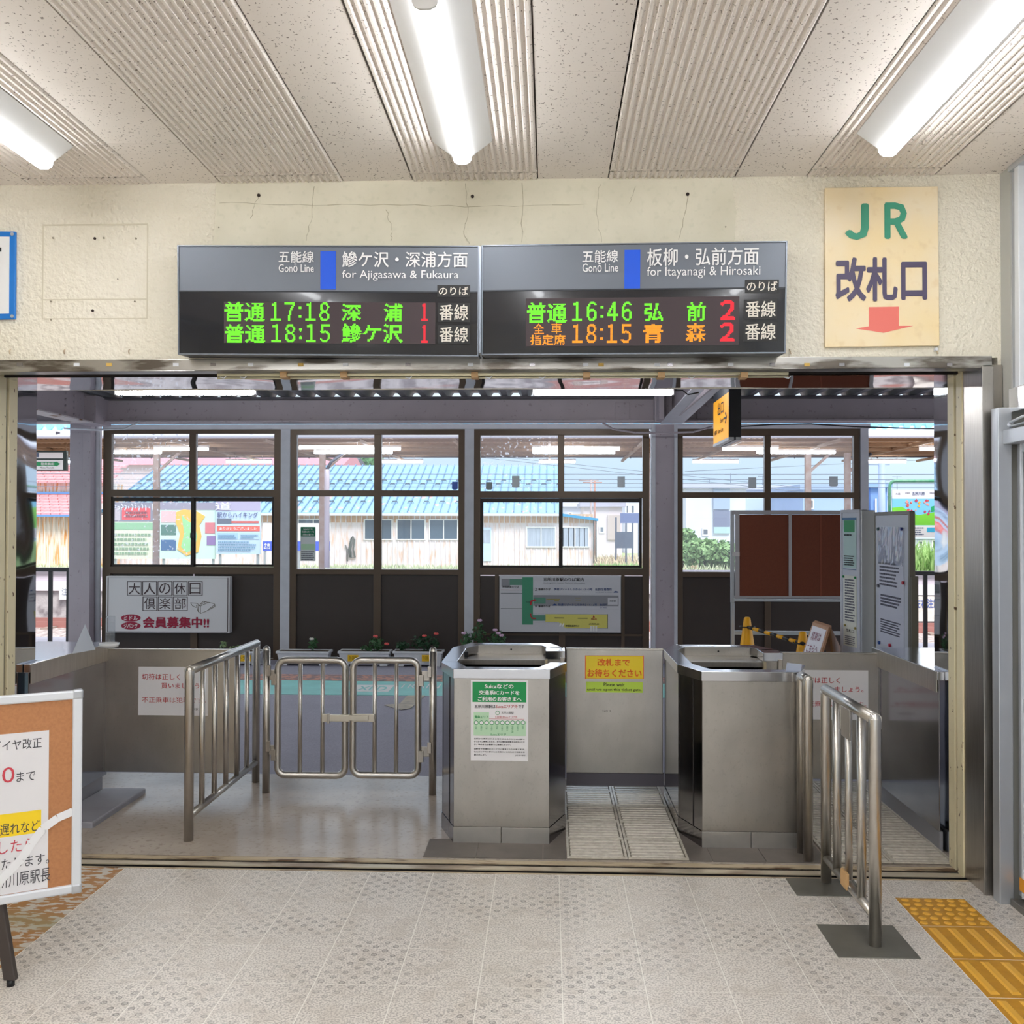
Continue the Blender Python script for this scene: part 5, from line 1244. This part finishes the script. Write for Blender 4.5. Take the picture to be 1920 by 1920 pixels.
MB().box(-26, 26.8, 28.45, 31.7, zr+.22, zr+.50).build('ridge_box', M('white fascia'), can)
for y, h in ((28.4, .09), (29.8, .09), (31.2, .10), (33.0, .10), (34.4, .09), (35.9, .12)):
    zz = zr+(.14-.08*(y-27.4)/4.4 if y < 31.8 else .06+.2*(y-31.8)/4.6); MB().box(-26, 26.8, y-.05, y+.05, zz-h, zz).build('purlin', bm, can)
MB().box(-26, 26.8, 36.36, 36.44, zr+.14, zr+.32).build('fascia', M('white fascia'), can)
for k in range(-9, 10): MB().box(k*2.7-.04, k*2.7+.04, 27.4, 36.4, zr-.03, zr+.05).build('rafter', bm, can)
pbrn = M('weathered canopy post', (176, 146, 128), .6, var=.5, vs=4, vcol=(214, 206, 204))
for px in (293, 604, 1213, 1515, 1589):
    p = at(px, 1000, 32); MB().box(p.x-.09, p.x+.09, 31.92, 32.08, 0, zr-.02).build('canopy_post', pbrn, can)
    MB().hexa([(p.x-.06, 31.96, 3.35), (p.x+.06, 31.96, 3.35), (p.x+.8, 31.96, zr-.02), (p.x+.68, 31.96, zr-.02)], [(p.x-.06, 32.04, 3.35), (p.x+.06, 32.04, 3.35), (p.x+.8, 32.04, zr-.02), (p.x+.68, 32.04, zr-.02)]).build('brace', pbrn, can)
for px, py0 in ((613, 868), (1603, 868)):
    pts = [at(px, 1064, 31), at(px, 880, 31), at(px+8, 866, 31), at(px+30, 850, 31)]
    tag(MB().tube(pts[1:], .05, 10).build('downpipe', M('dark downpipe', (60, 64, 76), .5), loc=pts[1]), 'dark bent downpipe on the canopy post seen through the %s window' % ('second' if px < 1000 else 'fourth'), 'pipe')
    tag(MB().tube(pts[:2], .085, 10).build('post_sleeve', M('pale sleeve', (214, 208, 222), .5), loc=(pts[0].x, 31, 0)), 'pale lower sleeve of the canopy downpipe seen through the %s window' % ('second' if px < 1000 else 'fourth'), 'pipe')
rowA = [(290, 390), (650, 750), (1000, 1093), (1356, 1458), (1725, 1830)]
rowB = [(208, 302), (590, 735), (1000, 1152), (1420, 1565)]
rowC = [(425, 508), (715, 792), (1012, 1078), (1300, 1384), (1618, 1698), (128, 150)]
rowD = [(560, 640, 862), (792, 858, 863), (1082, 1196, 861), (1386, 1480, 862)]
nm = ['first', 'second', 'third', 'fourth', 'fifth', 'sixth']
for r, Y, py, w in ((rowA, 29.0, 842, 'front upper'), (rowB, 30.6, 848, 'middle'), (rowC, 35.2, 866, 'rear lower')):
    for k, (a, b) in enumerate(r): hung_tube('canopy_light', 'lit tube light of the %s row under the far canopy, %s from the left' % (w, nm[k] if r is not rowC else ('second', 'third', 'fourth', 'fifth', 'sixth', 'first')[k]), a, b, py, Y, tube_f, 'far canopy lights', .045, h=.06)
MB().box(-24, 25, 34.96, 35.06, at(960, 858, 35).z, at(960, 856.5, 35).z).build('light_rail', M('dark light rail', (70, 66, 78), .5), can)
for k in range(-8, 9): MB().tube([(k*2.9, 35.0, at(960, 857, 35).z), (k*2.9, 35.0, zr)], .02, 6).build('rail_hanger', M('dark light rail'), can)
# station name sign hanging at the left
f = yface(28.6)
hs = thing('direction_sign', 'hanging station sign with a green arrow, seen at the far left', 'sign', f.p(95, 885))
plate('case', f, (20, 846, 128, 883), M('dark green case', (40, 54, 50), .5), hs, 0, .12); plate('panel', f, (22, 849, 122, 860), white, hs, .12, .13); plate('panel', f, (22, 863, 122, 881), white, hs, .12, .13)
poly('green_arrow', f, [(22, 867), (110, 867), (110, 866), (117, 870.5), (110, 875), (110, 874), (22, 874)], M('arrow green', (40, 150, 90), .5), hs, .13, .14)
txt(f, '陸奥鶴田', (82, 868, 106, 873), wtext, hs, .01, .15); txt(f, 'Mutsu-Tsuruda', (80, 876, 106, 879), ink, hs, 0, .15); plate('qr_gap', f, (70, 850, 77, 858), M('slate print'), hs, .13, .14)
for x in (60, 125): MB().tube([f.p(x, 847, .06), f.p(x, 830, .06)], .03, 6).build('hanger', bm, hs)
# station board in a green pipe frame at the right
f = yface(38.5); grn = M('green pipe', (60, 140, 104), .5, var=.5, vs=3, vcol=(150, 170, 160))
sb = thing('station_board', 'colourful station board in a green pipe frame at the far right', 'sign', (f.p(1740, 1040).x, 38.5, -.9))
pts = [f.p(1668, 1062)]+[f.p(1668, 915)]+[f.p(1668+10*(1-math.cos(w)), 912-10*math.sin(w)) for w in (.4, .9, 1.3)]+[f.p(1680, 902), f.p(1830, 902)]
MB().tube([f.p(1668, 1075)]+pts[1:], .06, 10).build('pipe_frame', grn, sb); MB().tube([f.p(1828, 1075), f.p(1828, 902)], .06, 10).build('pipe_frame', grn, sb)
plate('header', f, (1672, 918, 1824, 935), M('header white', (226, 226, 240), .5), sb, 0, .05); plate('picture_panel', f, (1672, 935, 1824, 985), M('panel sky', (120, 196, 232), .5), sb, 0, .05)
poly('green_hill', f, [(1672, 985), (1672, 952), (1690, 950), (1700, 956), (1720, 966), (1752, 960), (1790, 950), (1824, 956), (1824, 985)], M('hill green', (120, 206, 60), .5), sb, .05, .055)
poly('tree_patch', f, [(1745, 950), (1752, 948), (1756, 958), (1744, 960)], M('tree green', (30, 160, 100), .5), sb, .055, .06)
plate('lower_panel', f, (1672, 986, 1824, 1008), white, sb, 0, .05); plate('lower_picture', f, (1737, 989, 1760, 998), M('cyan print', (60, 180, 220), .5), sb, .05, .055); plate('green_line', f, (1672, 1010, 1824, 1012), grn, sb, 0, .05)
txt(f, '五所川原', (1709, 922, 1733, 929), M('slate print'), sb, .02, .06); txt(f, '五能線', (1696, 923, 1705, 926), ink, sb, 0, .06); txt(f, '木造', (1678, 924, 1687, 928), ink, sb, 0, .06); txt(f, '陸奥鶴田', (1742, 923, 1751, 926), ink, sb, 0, .06)
m = MB(); scribble(m, f, (1674, 988, 1698, 1004), 4, .055); scribble(m, f, (1702, 988, 1733, 1004), 4, .055); m.build('print', M('slate print'), sb)
for k in range(26):       # plain colour flecks where the picture shows figures
    x = 1698+random.choice((0, 18, 34))+random.uniform(0, 10); y = random.uniform(938, 966); w = random.uniform(1.2, 3.4); c = random.choice(((206, 84, 80), (190, 60, 90), (240, 170, 60), (236, 150, 140)))
    poly('picture_patch', f, [(x-w, y), (x, y-w*1.2), (x+w, y-w*.3), (x+w*.5, y+w), (x-w*.6, y+w*.8)], M('patch %d' % c[1], c, .6), sb, .055, .060+.0004*k)

# ---------------------------------------------------------------- yard, sheds and houses beyond the tracks
GZ = -.95
grass_g = M('yard ground', (196, 188, 172), .9, var=1, vs=.35, vcol=(150, 176, 112), thr=(.45, .6), world=True, v2=(.6, 2.5, (206, 176, 160), .5, .65))
MB().box(-90, 90, 44, 160, -1.3, GZ).build('yard_ground', grass_g, kind='structure')
blades_c = [M('fresh weed', (160, 196, 124), .7), M('pale weed', (198, 208, 172), .7), M('dry weed', (210, 194, 166), .7)]
def weeds(name, label, px0, px1, pbase, ptop, Y, n, mi=0, dp=2.5, parent=None):
    a, b = at(px0, pbase, Y), at(px1, pbase, Y); H = at(px0, ptop, Y).z-GZ; m = MB(); z0 = GZ
    for _ in range(n):
        x = random.uniform(a.x, b.x); y = Y+random.uniform(-dp, dp); h = H*random.uniform(.35, 1); w = .05+.03*random.random()
        dx, dy = random.gauss(0, .25)*h, random.gauss(0, .2)*h; q = random.random()*3
        cx, cy_ = w*math.cos(q), w*math.sin(q)
        m.add([(x-cx, y-cy_, z0), (x+cx, y+cy_, z0), (x+dx*.4+cx*.7, y+dy*.4+cy_*.7, z0+h*.6), (x+dx*.4-cx*.7, y+dy*.4-cy_*.7, z0+h*.6), (x+dx, y+dy, z0+h)], [(0, 1, 2, 3), (3, 2, 4)])
    return tag(m.build(name, blades_c[mi], loc=((a.x+b.x)/2, Y, z0)), label, 'grass', kind='stuff')
weeds('weeds', 'low green weeds along the foot of the blue-roofed shed', 430, 1120, 1060, 1055, 53.5, 2600, 1, .6)
weeds('weeds', 'grass in front of the billboards and the rusty shed', 60, 500, 1058, 1055, 45.5, 2600, 1, 1.5)
weeds('weeds', 'dry grass beside the end of the blue-roofed shed', 1112, 1300, 1045, 1038, 58, 1500, 2, 4)
weeds('weeds', 'green grass right of the blue-roofed shed', 1120, 1210, 1060, 1054, 50, 900, 0, 2)
weeds('weeds', 'tall pale reeds at the far right below the station board', 1690, 1900, 1062, 1008, 44, 2200, 0, 1.5)
weeds('weeds', 'grass in front of the leafy shrubs', 1270, 1660, 1062, 1055, 45.5, 1600, 1, 1.2)
shr = M('bright shrub leaf', (146, 178, 122), .7, var=.6, vs=6, vcol=(110, 156, 104))
def shrub(label, px, pt, pbot, w, Y, n=900):
    c = at(px, (pt+pbot)/2, Y); hz = (at(px, pt, Y).z-at(px, pbot, Y).z)/2; t = thing('shrub', label, 'shrub', (c.x, Y, GZ), 'green shrubs across the tracks')
    m = MB()
    for k in range(6): m.tube([(c.x, Y, GZ), (c.x+random.uniform(-1, 1)*w*.6, Y+random.uniform(-.5, .5), c.z+hz*random.random()*.6)], .03, 5)
    m.build('stem', M('shrub stem', (110, 100, 76), .8), t); leaves(MB(), c, (w, w*.6, hz), n, .17, 1).build('foliage', shr, t, kind='stuff'); return t
shrub('tall leafy shrub at the left edge of the fourth window', 1283, 990, 1058, .7, 47)
shrub('broad bright green shrub in the fourth window', 1320, 1010, 1062, 1.9, 47, 1600)
shrub('shrub partly behind the left edge of the pin board', 1366, 1018, 1062, 1.3, 46.5, 1000)
shrub('low shrub running behind the pin board', 1440, 1026, 1062, 2.0, 46.5, 900)
# blue roofed shed
sh = thing('shed', 'long low shed with a pale blue metal roof and rusty white walls', 'building', at(800, 1055, 55))
shw = M('rusty white cladding', (226, 216, 218), .7, var=.8, vs=2.2, vcol=(214, 168, 132), thr=(.52, .7), stretch=(3, 1, .5), v2=(.4, 5, (190, 120, 84), .66, .74))
rw = M('rusty upper cladding', (220, 186, 150), .7, var=.8, vs=3, vcol=(196, 134, 90), stretch=(3, 1, .5))
broof = M('pale blue metal roof', (132, 176, 206), .5, var=.25, vs=.6, vcol=(146, 188, 212)); broof2 = M('rust-flecked blue roof', (136, 180, 206), .5, var=.9, vs=2.2, vcol=(204, 156, 148), thr=(.6, .66), stretch=(1.4, .8, 1))
f = yface(55.0)
a, b = f.p(200, 962), f.p(1112, 962); ev = a.z
MB().box(a.x, b.x, 55, 61, GZ, f.p(700, 980).z).build('wall', shw, sh); MB().box(a.x, b.x, 55, 61, f.p(700, 980).z, ev).build('upper_wall', rw, sh)
m = MB(); k = 0; x = a.x
while x < b.x: m.box(x, x+.05, 54.95, 55, GZ, ev-.1); x += .30
m.build('cladding_rib', shw, sh, kind='stuff')
ex0, ex1 = f.p(196, 960).x, f.p(1050, 960).x; rz = at(800, 873, 63).z
ym = 57.4; zm = ev+(rz-ev)*(ym-54.5)/(63-54.5)
MB().hexa([(ex0, 54.5, ev-.05), (ex1, 54.5, ev-.05), (ex1, 54.5, ev+.06), (ex0, 54.5, ev+.06)], [(ex0, ym, zm-.1), (ex1, ym, zm-.1), (ex1, ym, zm+.01), (ex0, ym, zm+.01)]).build('lower_roof', broof2, sh)
MB().hexa([(ex0, ym, zm-.1), (ex1, ym, zm-.1), (ex1, ym, zm+.01), (ex0, ym, zm+.01)], [(ex0, 63, rz-.1), (ex1, 63, rz-.1), (ex1, 63, rz+.01), (ex0, 63, rz+.01)]).build('roof', broof, sh)
m = MB(); x = ex0
while x < ex1:
    m.hexa([(x, 54.5, ev+.06), (x+.05, 54.5, ev+.06), (x+.05, 54.5, ev+.15), (x, 54.5, ev+.15)], [(x, 63, rz), (x+.05, 63, rz), (x+.05, 63, rz+.09), (x, 63, rz+.09)]); x += .46
m.build('standing_seam', M('roof seam blue', (96, 136, 168), .5), sh, kind='stuff')
m = MB()
for r_, (yy) in enumerate((56.0, 59.0, 59.7)):
    x = ex0+.3*r_
    while x < ex1:
        z = ev+(rz-ev)*(yy-54.5)/8.5; m.prism([(x-.2, yy, z+.05), (x-.12, yy, z+.2), (x+.12, yy, z+.2), (x+.2, yy, z+.05), (x+.1, yy, z+.12), (x-.1, yy, z+.12)], (0, .05, 0)); x += .92
m.build('snow_guard', M('snow guard', (84, 104, 120), .6), sh, kind='stuff')
MB().box(ex0, ex1, 54.42, 54.5, ev-.12, ev+.02).build('gutter', M('pale gutter'), sh)
dglass = M('dark window glass', (66, 84, 100), .15); cur = M('curtained glass', (176, 186, 204), .3, var=.5, vs=3, stretch=(4, 1, .3))
def swin(par, face, b, gm, n=2, fm=white, dd=.05):
    w = MB(); x0, y0, x1, y1 = b; e = 1.6
    for q in ((x0-e, y0-e, x1+e, y0+.6), (x0-e, y1-.6, x1+e, y1+e), (x0-e, y0, x0+.6, y1), (x1-.6, y0, x1+e, y1)): slab(w, face, q, 0, dd+.04)
    for k in range(1, n): x = x0+(x1-x0)*k/n; slab(w, face, (x-.8, y0, x+.8, y1), 0, dd+.03)
    o = w.build('window', fm, par); slab(MB(), face, b, 0, dd).build('pane', gm, o); return o
for b in ((684, 975, 735, 1011), (745, 975, 797, 1011), (806, 975, 858, 1011)): swin(sh, f, b, dglass)
for b in ((988, 989, 1041, 1025), (1053, 989, 1103, 1025)): swin(sh, f, b, cur)
swin(sh, f, (560, 974, 616, 982), dglass)
plate('door', f, (903, 989, 921, 1052), M('pale blue door', (190, 212, 232), .5), sh, 0, .08); plate('door_window', f, (905, 993, 919, 1018), cur, sh, .08, .1)
m = MB(); m.tube([f.p(x, y, .1) for x, y in ((652, 1052), (652, 1030), (648, 1022))], .05, 6); m.build('stand_pipe', M('grey pipe', (110, 108, 104), .6), sh)
pts = [f.p(x, y, .1) for x, y in ((657, 1045), (655, 1030), (659, 1010), (662, 1006), (665, 1012), (663, 1030), (666, 1045), (660, 1046), (658, 1030), (661, 1012))]
MB().tube(pts, .05, 6).build('coiled_hose', M('dark hose', (84, 90, 84), .6), sh)
# lean-to roof at the right end
lr_ = M('bright blue fascia', (30, 140, 190), .45)
P = [f.p(x, y) for x, y in ((1040, 961), (1121, 972), (1121, 977), (1040, 966))]; MB().prism(P, (0, 5, 0), (0, -.4, 0)).build('lean_roof', lr_, sh)
MB().tube([f.p(1113, 976, .2), f.p(1113, 1056, .2)], .04, 6).tube([f.p(1117, 976, .3), f.p(1117, 1058, .3)], .04, 6).build('downpipe', M('dark hose'), sh)
# red-roofed rusty shed at far left
f = yface(50.0)
rs = thing('shed', 'rusty corrugated shed with a red tiled roof, seen at the far left', 'building', at(100, 1055, 50))
rust_w = M('rust-streaked cladding', (224, 214, 208), .7, var=1, vs=3, vcol=(214, 158, 104), thr=(.5, .62), stretch=(3.4, 1, .28))
rtile = M('faded red tiles', (206, 146, 152), .6, var=.6, vs=5, vcol=(236, 170, 176)); MB().box(f.p(20, 1).x, f.p(170, 1).x, 50, 54, GZ, f.p(100, 967).z).build('wall', rust_w, rs)
m = MB(); x = f.p(66, 1).x
while x < f.p(170, 1).x: m.tube([(x, 49.98, GZ), (x, 49.98, f.p(100, 968).z)], .07, 6, caps=False); x += .26
m.build('cladding_rib', rust_w, rs, kind='stuff')
def tile_roof(par, x0, x1, Y0, z0, Y1, z1, mat, rows, tw=.5):
    mesh = MB()
    for r in range(rows):
        ya_, yb_ = Y0+(Y1-Y0)*r/rows, Y0+(Y1-Y0)*(r+1)/rows; za, zb2 = z0+(z1-z0)*r/rows, z0+(z1-z0)*(r+1)/rows; x = x0+(r % 2)*tw/2
        while x < x1: mesh.hexa([(x, ya_, za), (x+tw-.04, ya_, za), (x+tw-.04, ya_, za+.12), (x, ya_, za+.12)], [(x, yb_, zb2-.02), (x+tw-.04, yb_, zb2-.02), (x+tw-.04, yb_, zb2+.02), (x, yb_, zb2+.02)]); x += tw
    return mesh.build('roof_tiles', mat, par, kind='stuff')
x0, x1 = f.p(10, 1).x, f.p(172, 1).x
tile_roof(rs, x0, x1, 49.4, f.p(100, 966).z, 52.5, at(100, 927, 52.5).z, rtile, 7)
MB().box(x0, x1, 49.3, 49.4, f.p(100, 969).z, f.p(100, 965).z).build('gutter', M('blue gutter', (96, 140, 196), .5), rs)
MB().box(x0, x1, 52.4, 54.3, f.p(100, 940).z, at(100, 906, 52.4).z).build('upper_wall', rust_w, rs); MB().box(x0, x1, 52.2, 52.3, at(100, 926, 52.2).z, at(100, 922, 52.2).z).build('gutter', M('blue gutter'), rs)
tile_roof(rs, x0, x1, 51.9, at(100, 906, 51.9).z, 54.2, at(100, 872, 54.2).z, rtile, 7)
# billboards
def board(label, Y, b, base, parts_, name='billboard'):
    f = yface(Y); t = thing(name, label, 'billboard', f.p((b[0]+b[2])/2, 1056))
    plate('panel', f, b, base, t, -.1, 0)
    for x in (b[0]+6, b[2]-6): a = f.p(x, b[3]); MB().box(a.x-.06, a.x+.06, Y+.1, Y+.2, GZ, a.z+.5).build('post', alu, t)
    for k, (bb, c) in enumerate(parts_): plate('print_patch', f, bb, M('print %d %d %d' % c, c, .6), t, 0, .012+.003*k)
    return t, f
t, f = board('left billboard with a red banner over cream rows of text', 47.5, (208, 942, 297, 1048), M('cream print', (224, 228, 206), .6), (((208, 942, 297, 978), (132, 132, 150)), ((229, 952, 282, 975), (224, 74, 84)), ((212, 950, 226, 976), (190, 180, 190)), ((208, 980, 297, 993), (140, 190, 150))))
m = MB(); scribble(m, f, (214, 998, 292, 1042), 5, .04, .5); m.build('print', M('sage print', (130, 160, 130), .6), t); m = MB(); scribble(m, f, (236, 958, 278, 971), 2, .04, .4, .05); m.build('print', M('dark red print', (120, 40, 60), .6), t)
m = MB()
for k in range(14): stroke(m, f, [(208+k*6.5, 944+(k % 3)*3), (214+k*6, 950), (208+k*6.6, 957-(k % 2)*4)], .03, .035)
m.build('lattice_print', M('pale lattice', (206, 206, 222), .6), t)
t, f = board('middle billboard with an orange and green map', 47.2, (299, 942, 404, 1048), M('mint print', (206, 232, 222), .6), (((299, 942, 404, 956), (150, 146, 166)), ((302, 958, 330, 980), (226, 186, 190)), ((302, 984, 330, 1003), (70, 120, 110)), ((302, 1012, 330, 1032), (40, 96, 150)), ((385, 980, 403, 1000), (214, 116, 126)), ((388, 1005, 404, 1022), (140, 110, 170))))
poly('map_shape', f, [(331, 960), (345, 955), (368, 958), (385, 968), (374, 985), (378, 1005), (372, 1035), (350, 1042), (333, 1030), (338, 1000), (330, 980)], M('map orange', (248, 186, 70), .6), t, 0, .04)
poly('map_shape', f, [(341, 965), (350, 975), (366, 985), (370, 1005), (366, 1030), (350, 1036), (340, 1025), (346, 1000)], M('map mint', (150, 214, 150), .6), t, 0, .05)
t, f = board('right billboard with blue panels and a red strip', 47.0, (405, 940, 488, 1039), M('pale blue print', (190, 214, 240), .6), (((405, 940, 488, 958), (176, 170, 200)), ((407, 972, 434, 982), (90, 100, 120)), ((434, 977, 485, 981), (206, 90, 80)), ((407, 986, 487, 996), (250, 96, 80)), ((408, 999, 446, 1011), (160, 196, 232)), ((450, 999, 486, 1011), (176, 206, 236))))
txt(f, '道', (366+38, 942, 434, 956), wtext, t, .02, .06); txt(f, '駅からハイキング', (408, 960, 484, 971), M('navy print', (70, 80, 130), .6), t, .02, .06); txt(f, 'ありがとうございました', (412, 988, 482, 994), wtext, t, .02, .06)
m = MB(); scribble(m, f, (410, 1002, 444, 1010), 2, .06); scribble(m, f, (452, 1002, 484, 1010), 2, .06); scribble(m, f, (410, 1014, 484, 1034), 4, .06); m.build('print', M('teal print', (96, 140, 170), .6), t)
for x0, lb in ((493, 'narrow white and blue signboard right of the billboards'), (557, 'white and blue signboard behind the canopy post in the second window')):
    f = yface(46.6); t = thing('yard_sign', lb, 'sign', f.p(x0+20, 1050)); x1 = x0+(62 if x0 > 500 else 28)
    plate('panel', f, (x0, 981, x1, 1033), white, t, -.08, 0); plate('blue_band', f, (x0, 1015, x1, 1033), M('royal blue', (48, 84, 206), .5), t, 0, .02); txt(f, '広告', (x0+2, 1018, x0+14, 1030), wtext, t, .02, .04) if x0 < 500 else None
    for x in (x0+3, x1-3): a = f.p(x, 1033); MB().box(a.x-.05, a.x+.05, 46.62, 46.7, GZ, a.z).build('post', alu, t)
# far houses
def house(label, Y, b, wall, roofc, wins=(), roof_h=6, flat=True, depth=8, extra=()):
    f = yface(Y); t = thing('house', label, 'building', f.p((b[0]+b[2])/2, 1050)); a = f.p(b[0], b[1]); c = f.p(b[2], b[3])
    MB().box(a.x, c.x, Y, Y+depth, GZ, a.z).build('wall', M('house wall %d %d %d' % wall, wall, .8, var=.15, vs=.6), t)
    if flat: MB().box(a.x-.3, c.x+.3, Y-.3, Y+depth, a.z, a.z+.35).build('roof', M('roof %d %d %d' % roofc, roofc, .6), t)
    else:
        zr_ = at(1030, b[1]-roof_h, Y+depth/2).z
        MB().prism([(a.x-.4, Y-.4, a.z), (a.x-.4, Y+depth+.4, a.z), (a.x-.4, Y+depth/2, zr_)], (c.x-a.x+.8, 0, 0)).build('roof', M('roof %d %d %d' % roofc, roofc, .6), t)
    for w in wins: swin(t, f, w[:4], M('far glass %d' % w[4], (w[4], w[4]+8, w[4]+22), .2), w[5] if len(w) > 5 else 1)
    for bb, cc in extra: plate('wall_panel', f, bb, M('wp %d %d %d' % cc, cc, .7), t, 0, .15)
    return t
house('red-roofed building behind the blue shed, upper left', 78, (150, 872, 636, 1000), (206, 190, 196), (206, 134, 146), (), 22, False, 8)
house('dark gabled house behind the blue shed, left of the tree', 90, (632, 871, 652, 1000), (160, 150, 160), (90, 84, 96), (), 12, False)
f_ = at(680, 862, 104); tr = thing('tree', 'green tree crown showing above the blue roof', 'tree', (f_.x, 104, GZ)); MB().tube([(f_.x, 104, GZ), (f_.x, 104, f_.z)], .3, 8, r2=.12).build('trunk', M('tree bark', (100, 84, 70), .9), tr)
leaves(MB(), f_, (2.2, 2, 1.0), 1500, .35, 1).build('crown', M('tree leaf', (120, 176, 120), .7), tr, kind='stuff')
house('beige flat-roofed house beyond the end of the shed', 80, (1094, 950, 1166, 1040), (216, 206, 214), (178, 176, 196), ((1125, 988, 1132, 998, 120),), extra=(((1139, 966, 1163, 1012), (190, 178, 176)),))
house('white house with tall windows behind the beige one', 92, (1172, 932, 1212, 1040), (226, 228, 240), (200, 206, 224), ((1174, 948, 1178, 962, 110), (1183, 948, 1189, 962, 110)), 8, False)
house('small pale house with a lilac roof, left of the beige one', 90, (1058, 950, 1092, 1040), (220, 224, 238), (170, 168, 196), ((1066, 962, 1072, 972, 120),), 12, False)
house('large pale flat-roofed house in the fourth window', 66, (1286, 916, 1398, 1050), (216, 222, 240), (186, 190, 208), ((1318, 992, 1327, 1003, 110),), depth=10, extra=(((1337, 912, 1368, 955), (160, 178, 206)), ((1338, 958, 1368, 988), (120, 128, 156)), ((1338, 988, 1368, 1000), (170, 200, 206))))
house('pale apartment house behind the pin board', 79.5, (1400, 918, 1500, 1050), (214, 222, 242), (196, 200, 216), ((1475, 938, 1484, 953, 120),), depth=10, extra=(((1396, 935, 1432, 960), (190, 206, 222)),))
house('blue-grey house right of the canopy post', 68, (1506, 918, 1612, 1050), (160, 184, 224), (150, 170, 206), ((1515, 938, 1524, 953, 110),), depth=10)
house('blue slab building at the far right', 72, (1632, 914, 1664, 1050), (112, 146, 206), (130, 160, 214), depth=8, extra=(((1640, 935, 1643, 1050), (226, 232, 244)),))
house('white house low at the far right', 74, (1690, 1010, 1830, 1050), (220, 226, 240), (180, 190, 214), ((1722, 1015, 1729, 1028, 90), (1748, 1013, 1756, 1028, 90)))
house('white house behind the tower at the far right', 86, (1612, 930, 1690, 1050), (214, 224, 242), (190, 200, 222), ((1618, 944, 1626, 962, 130),))
f = yface(56); 
fn = thing('yard_fence', 'dark blue corrugated yard fence right of the shed', 'fence', f.p(1165, 1040))
for a, b, c, d, col in ((1163, 962, 1200, 981, (96, 112, 160)), (1153, 997, 1188, 1028, (76, 88, 112))):
    plate('fence_panel', f, (a, b, c, d), M('slate panel %d' % a, col, .6), fn, -.05, 0)
for x in (1155, 1174, 1186, 1198): p = f.p(x, 970); MB().box(p.x-.05, p.x+.05, 56.0, 56.06, GZ, p.z).build('post', M('slate panel 1153'), fn)
def car(label, px0, px1, py0, py1, Y, col):
    f = yface(Y); a, b = f.p(px0, py1), f.p(px1, py0); L = b.x-a.x; H = (b.z-GZ); t = thing('car', label, 'car', ((a.x+b.x)/2, Y, GZ)); x = a.x; z = GZ
    m_ = M('car paint %d' % col[0], col, .25, coat=.5)
    pr = [(0, .25), (.02, .5), (.18, .58), (.30, .95), (.42, 1), (.72, 1), (.88, .62), (1, .55), (1, .25)]
    MB().prism([(x+L*u, Y, z+H*v) for u, v in pr], (0, 1.7, 0)).build('body', m_, t, .05)
    MB().prism([(x+L*u, Y-.01, z+H*v) for u, v in ((.22, .62), (.32, .92), (.70, .93), (.82, .62))], (0, 1.72, 0)).build('glazing', dglass, t)
    for u in (.2, .8): MB().tube([(x+L*u, Y-.02, z+.32), (x+L*u, Y+1.72, z+.32)], .32, 14).build('wheel', black, t)
car('silver car parked beyond the shrubs in the fourth window', 1352, 1440, 1012, 1036, 56, (206, 212, 226))
car('blue-grey car behind the shrubs, left of the silver one', 1290, 1346, 1016, 1036, 60, (150, 170, 204))
# poles, antennas and wires
pole = M('utility pole', (176, 160, 160), .7); wire = M('overhead wire', (120, 132, 150), .6)
for px, pt_, Y, c, lb in ((1108, 898, 64, pole, 'thin lamp pole at the end of the shed'), (1115, 902, 66, M('brown pole', (176, 130, 116), .7), 'brown utility pole at the end of the shed'), (1653, 868, 62, M('bluish pole', (150, 168, 206), .6), 'pale blue pole at the far right')):
    a = at(px, pt_, Y); t = thing('utility_pole', lb, 'pole', (a.x, Y, GZ)); w_ = .22 if px > 1600 else .07
    MB().tube([(a.x, Y, GZ), (a.x, Y, a.z)], w_, 8).build('shaft', c, t); MB().tube([(a.x-.8, Y, a.z-.1), (a.x+.5, Y, a.z-.1)], .04, 6).build('arm', c, t)
wz = [(889, 42), (899, 42), (906, 42), (913, 42)]
for k, (py, Y) in enumerate(wz):
    a = at(960, py, Y).z; tag(MB().tube([(-30, Y, a), (30, Y, a)], .014, 5).build('overhead_wire', wire, loc=(0, Y, a)), '%s of the four level wires strung across the tracks' % ('topmost', 'second from top', 'third from top', 'lowest')[k], 'wire', 'overhead wires')
for k, (x0, y0, x1, y1) in enumerate(((1060, 868, 1200, 884), (1060, 872, 1200, 892), (1284, 884, 1600, 868))):
    a, b = at(x0-400*(k < 2), y0-40*(k < 2), 50), at(x1+300, y1+(30 if k < 2 else -14), 50); tag(MB().tube([a, b], .014, 5).build('overhead_wire', wire, loc=a), ('upper slanting wire in the third window', 'lower slanting wire in the third window', 'wire rising to the right in the fourth window')[k], 'wire', 'overhead wires')
for k, (px, pt_) in enumerate(((1330, 898), (1370, 888), (1430, 892), (1660, 900), (1682, 893))):
    yA, bp = ((68, 912), (68, 912), (81, 914), (88, 927), (88, 927))[k]; a = at(px, pt_, yA); t = thing('antenna', 'thin rooftop antenna, %s from the left' % nm[k], 'antenna', (a.x, yA, at(px, bp, yA).z)); MB().tube([(a.x, yA, at(px, bp, yA).z-.2), (a.x, yA, a.z)], .03, 5).tube([(a.x-.4, yA, a.z-.05), (a.x+.4, yA, a.z-.05)], .025, 5).build('mast', wire, t)
# station building outside, closing the concourse left and right
MB().box(-9, -4.7, 5.0, 5.15, 0, 3.6).build('wall_outer_left', plain, kind='structure'); MB().box(2.3, 9, 5.0, 5.15, 0, 3.6).build('wall_outer_right', plain, kind='structure')
MB().box(-9, 9, -4.2, 5.15, CZ+.2, CZ+.4).build('roof_slab', plain, kind='structure')
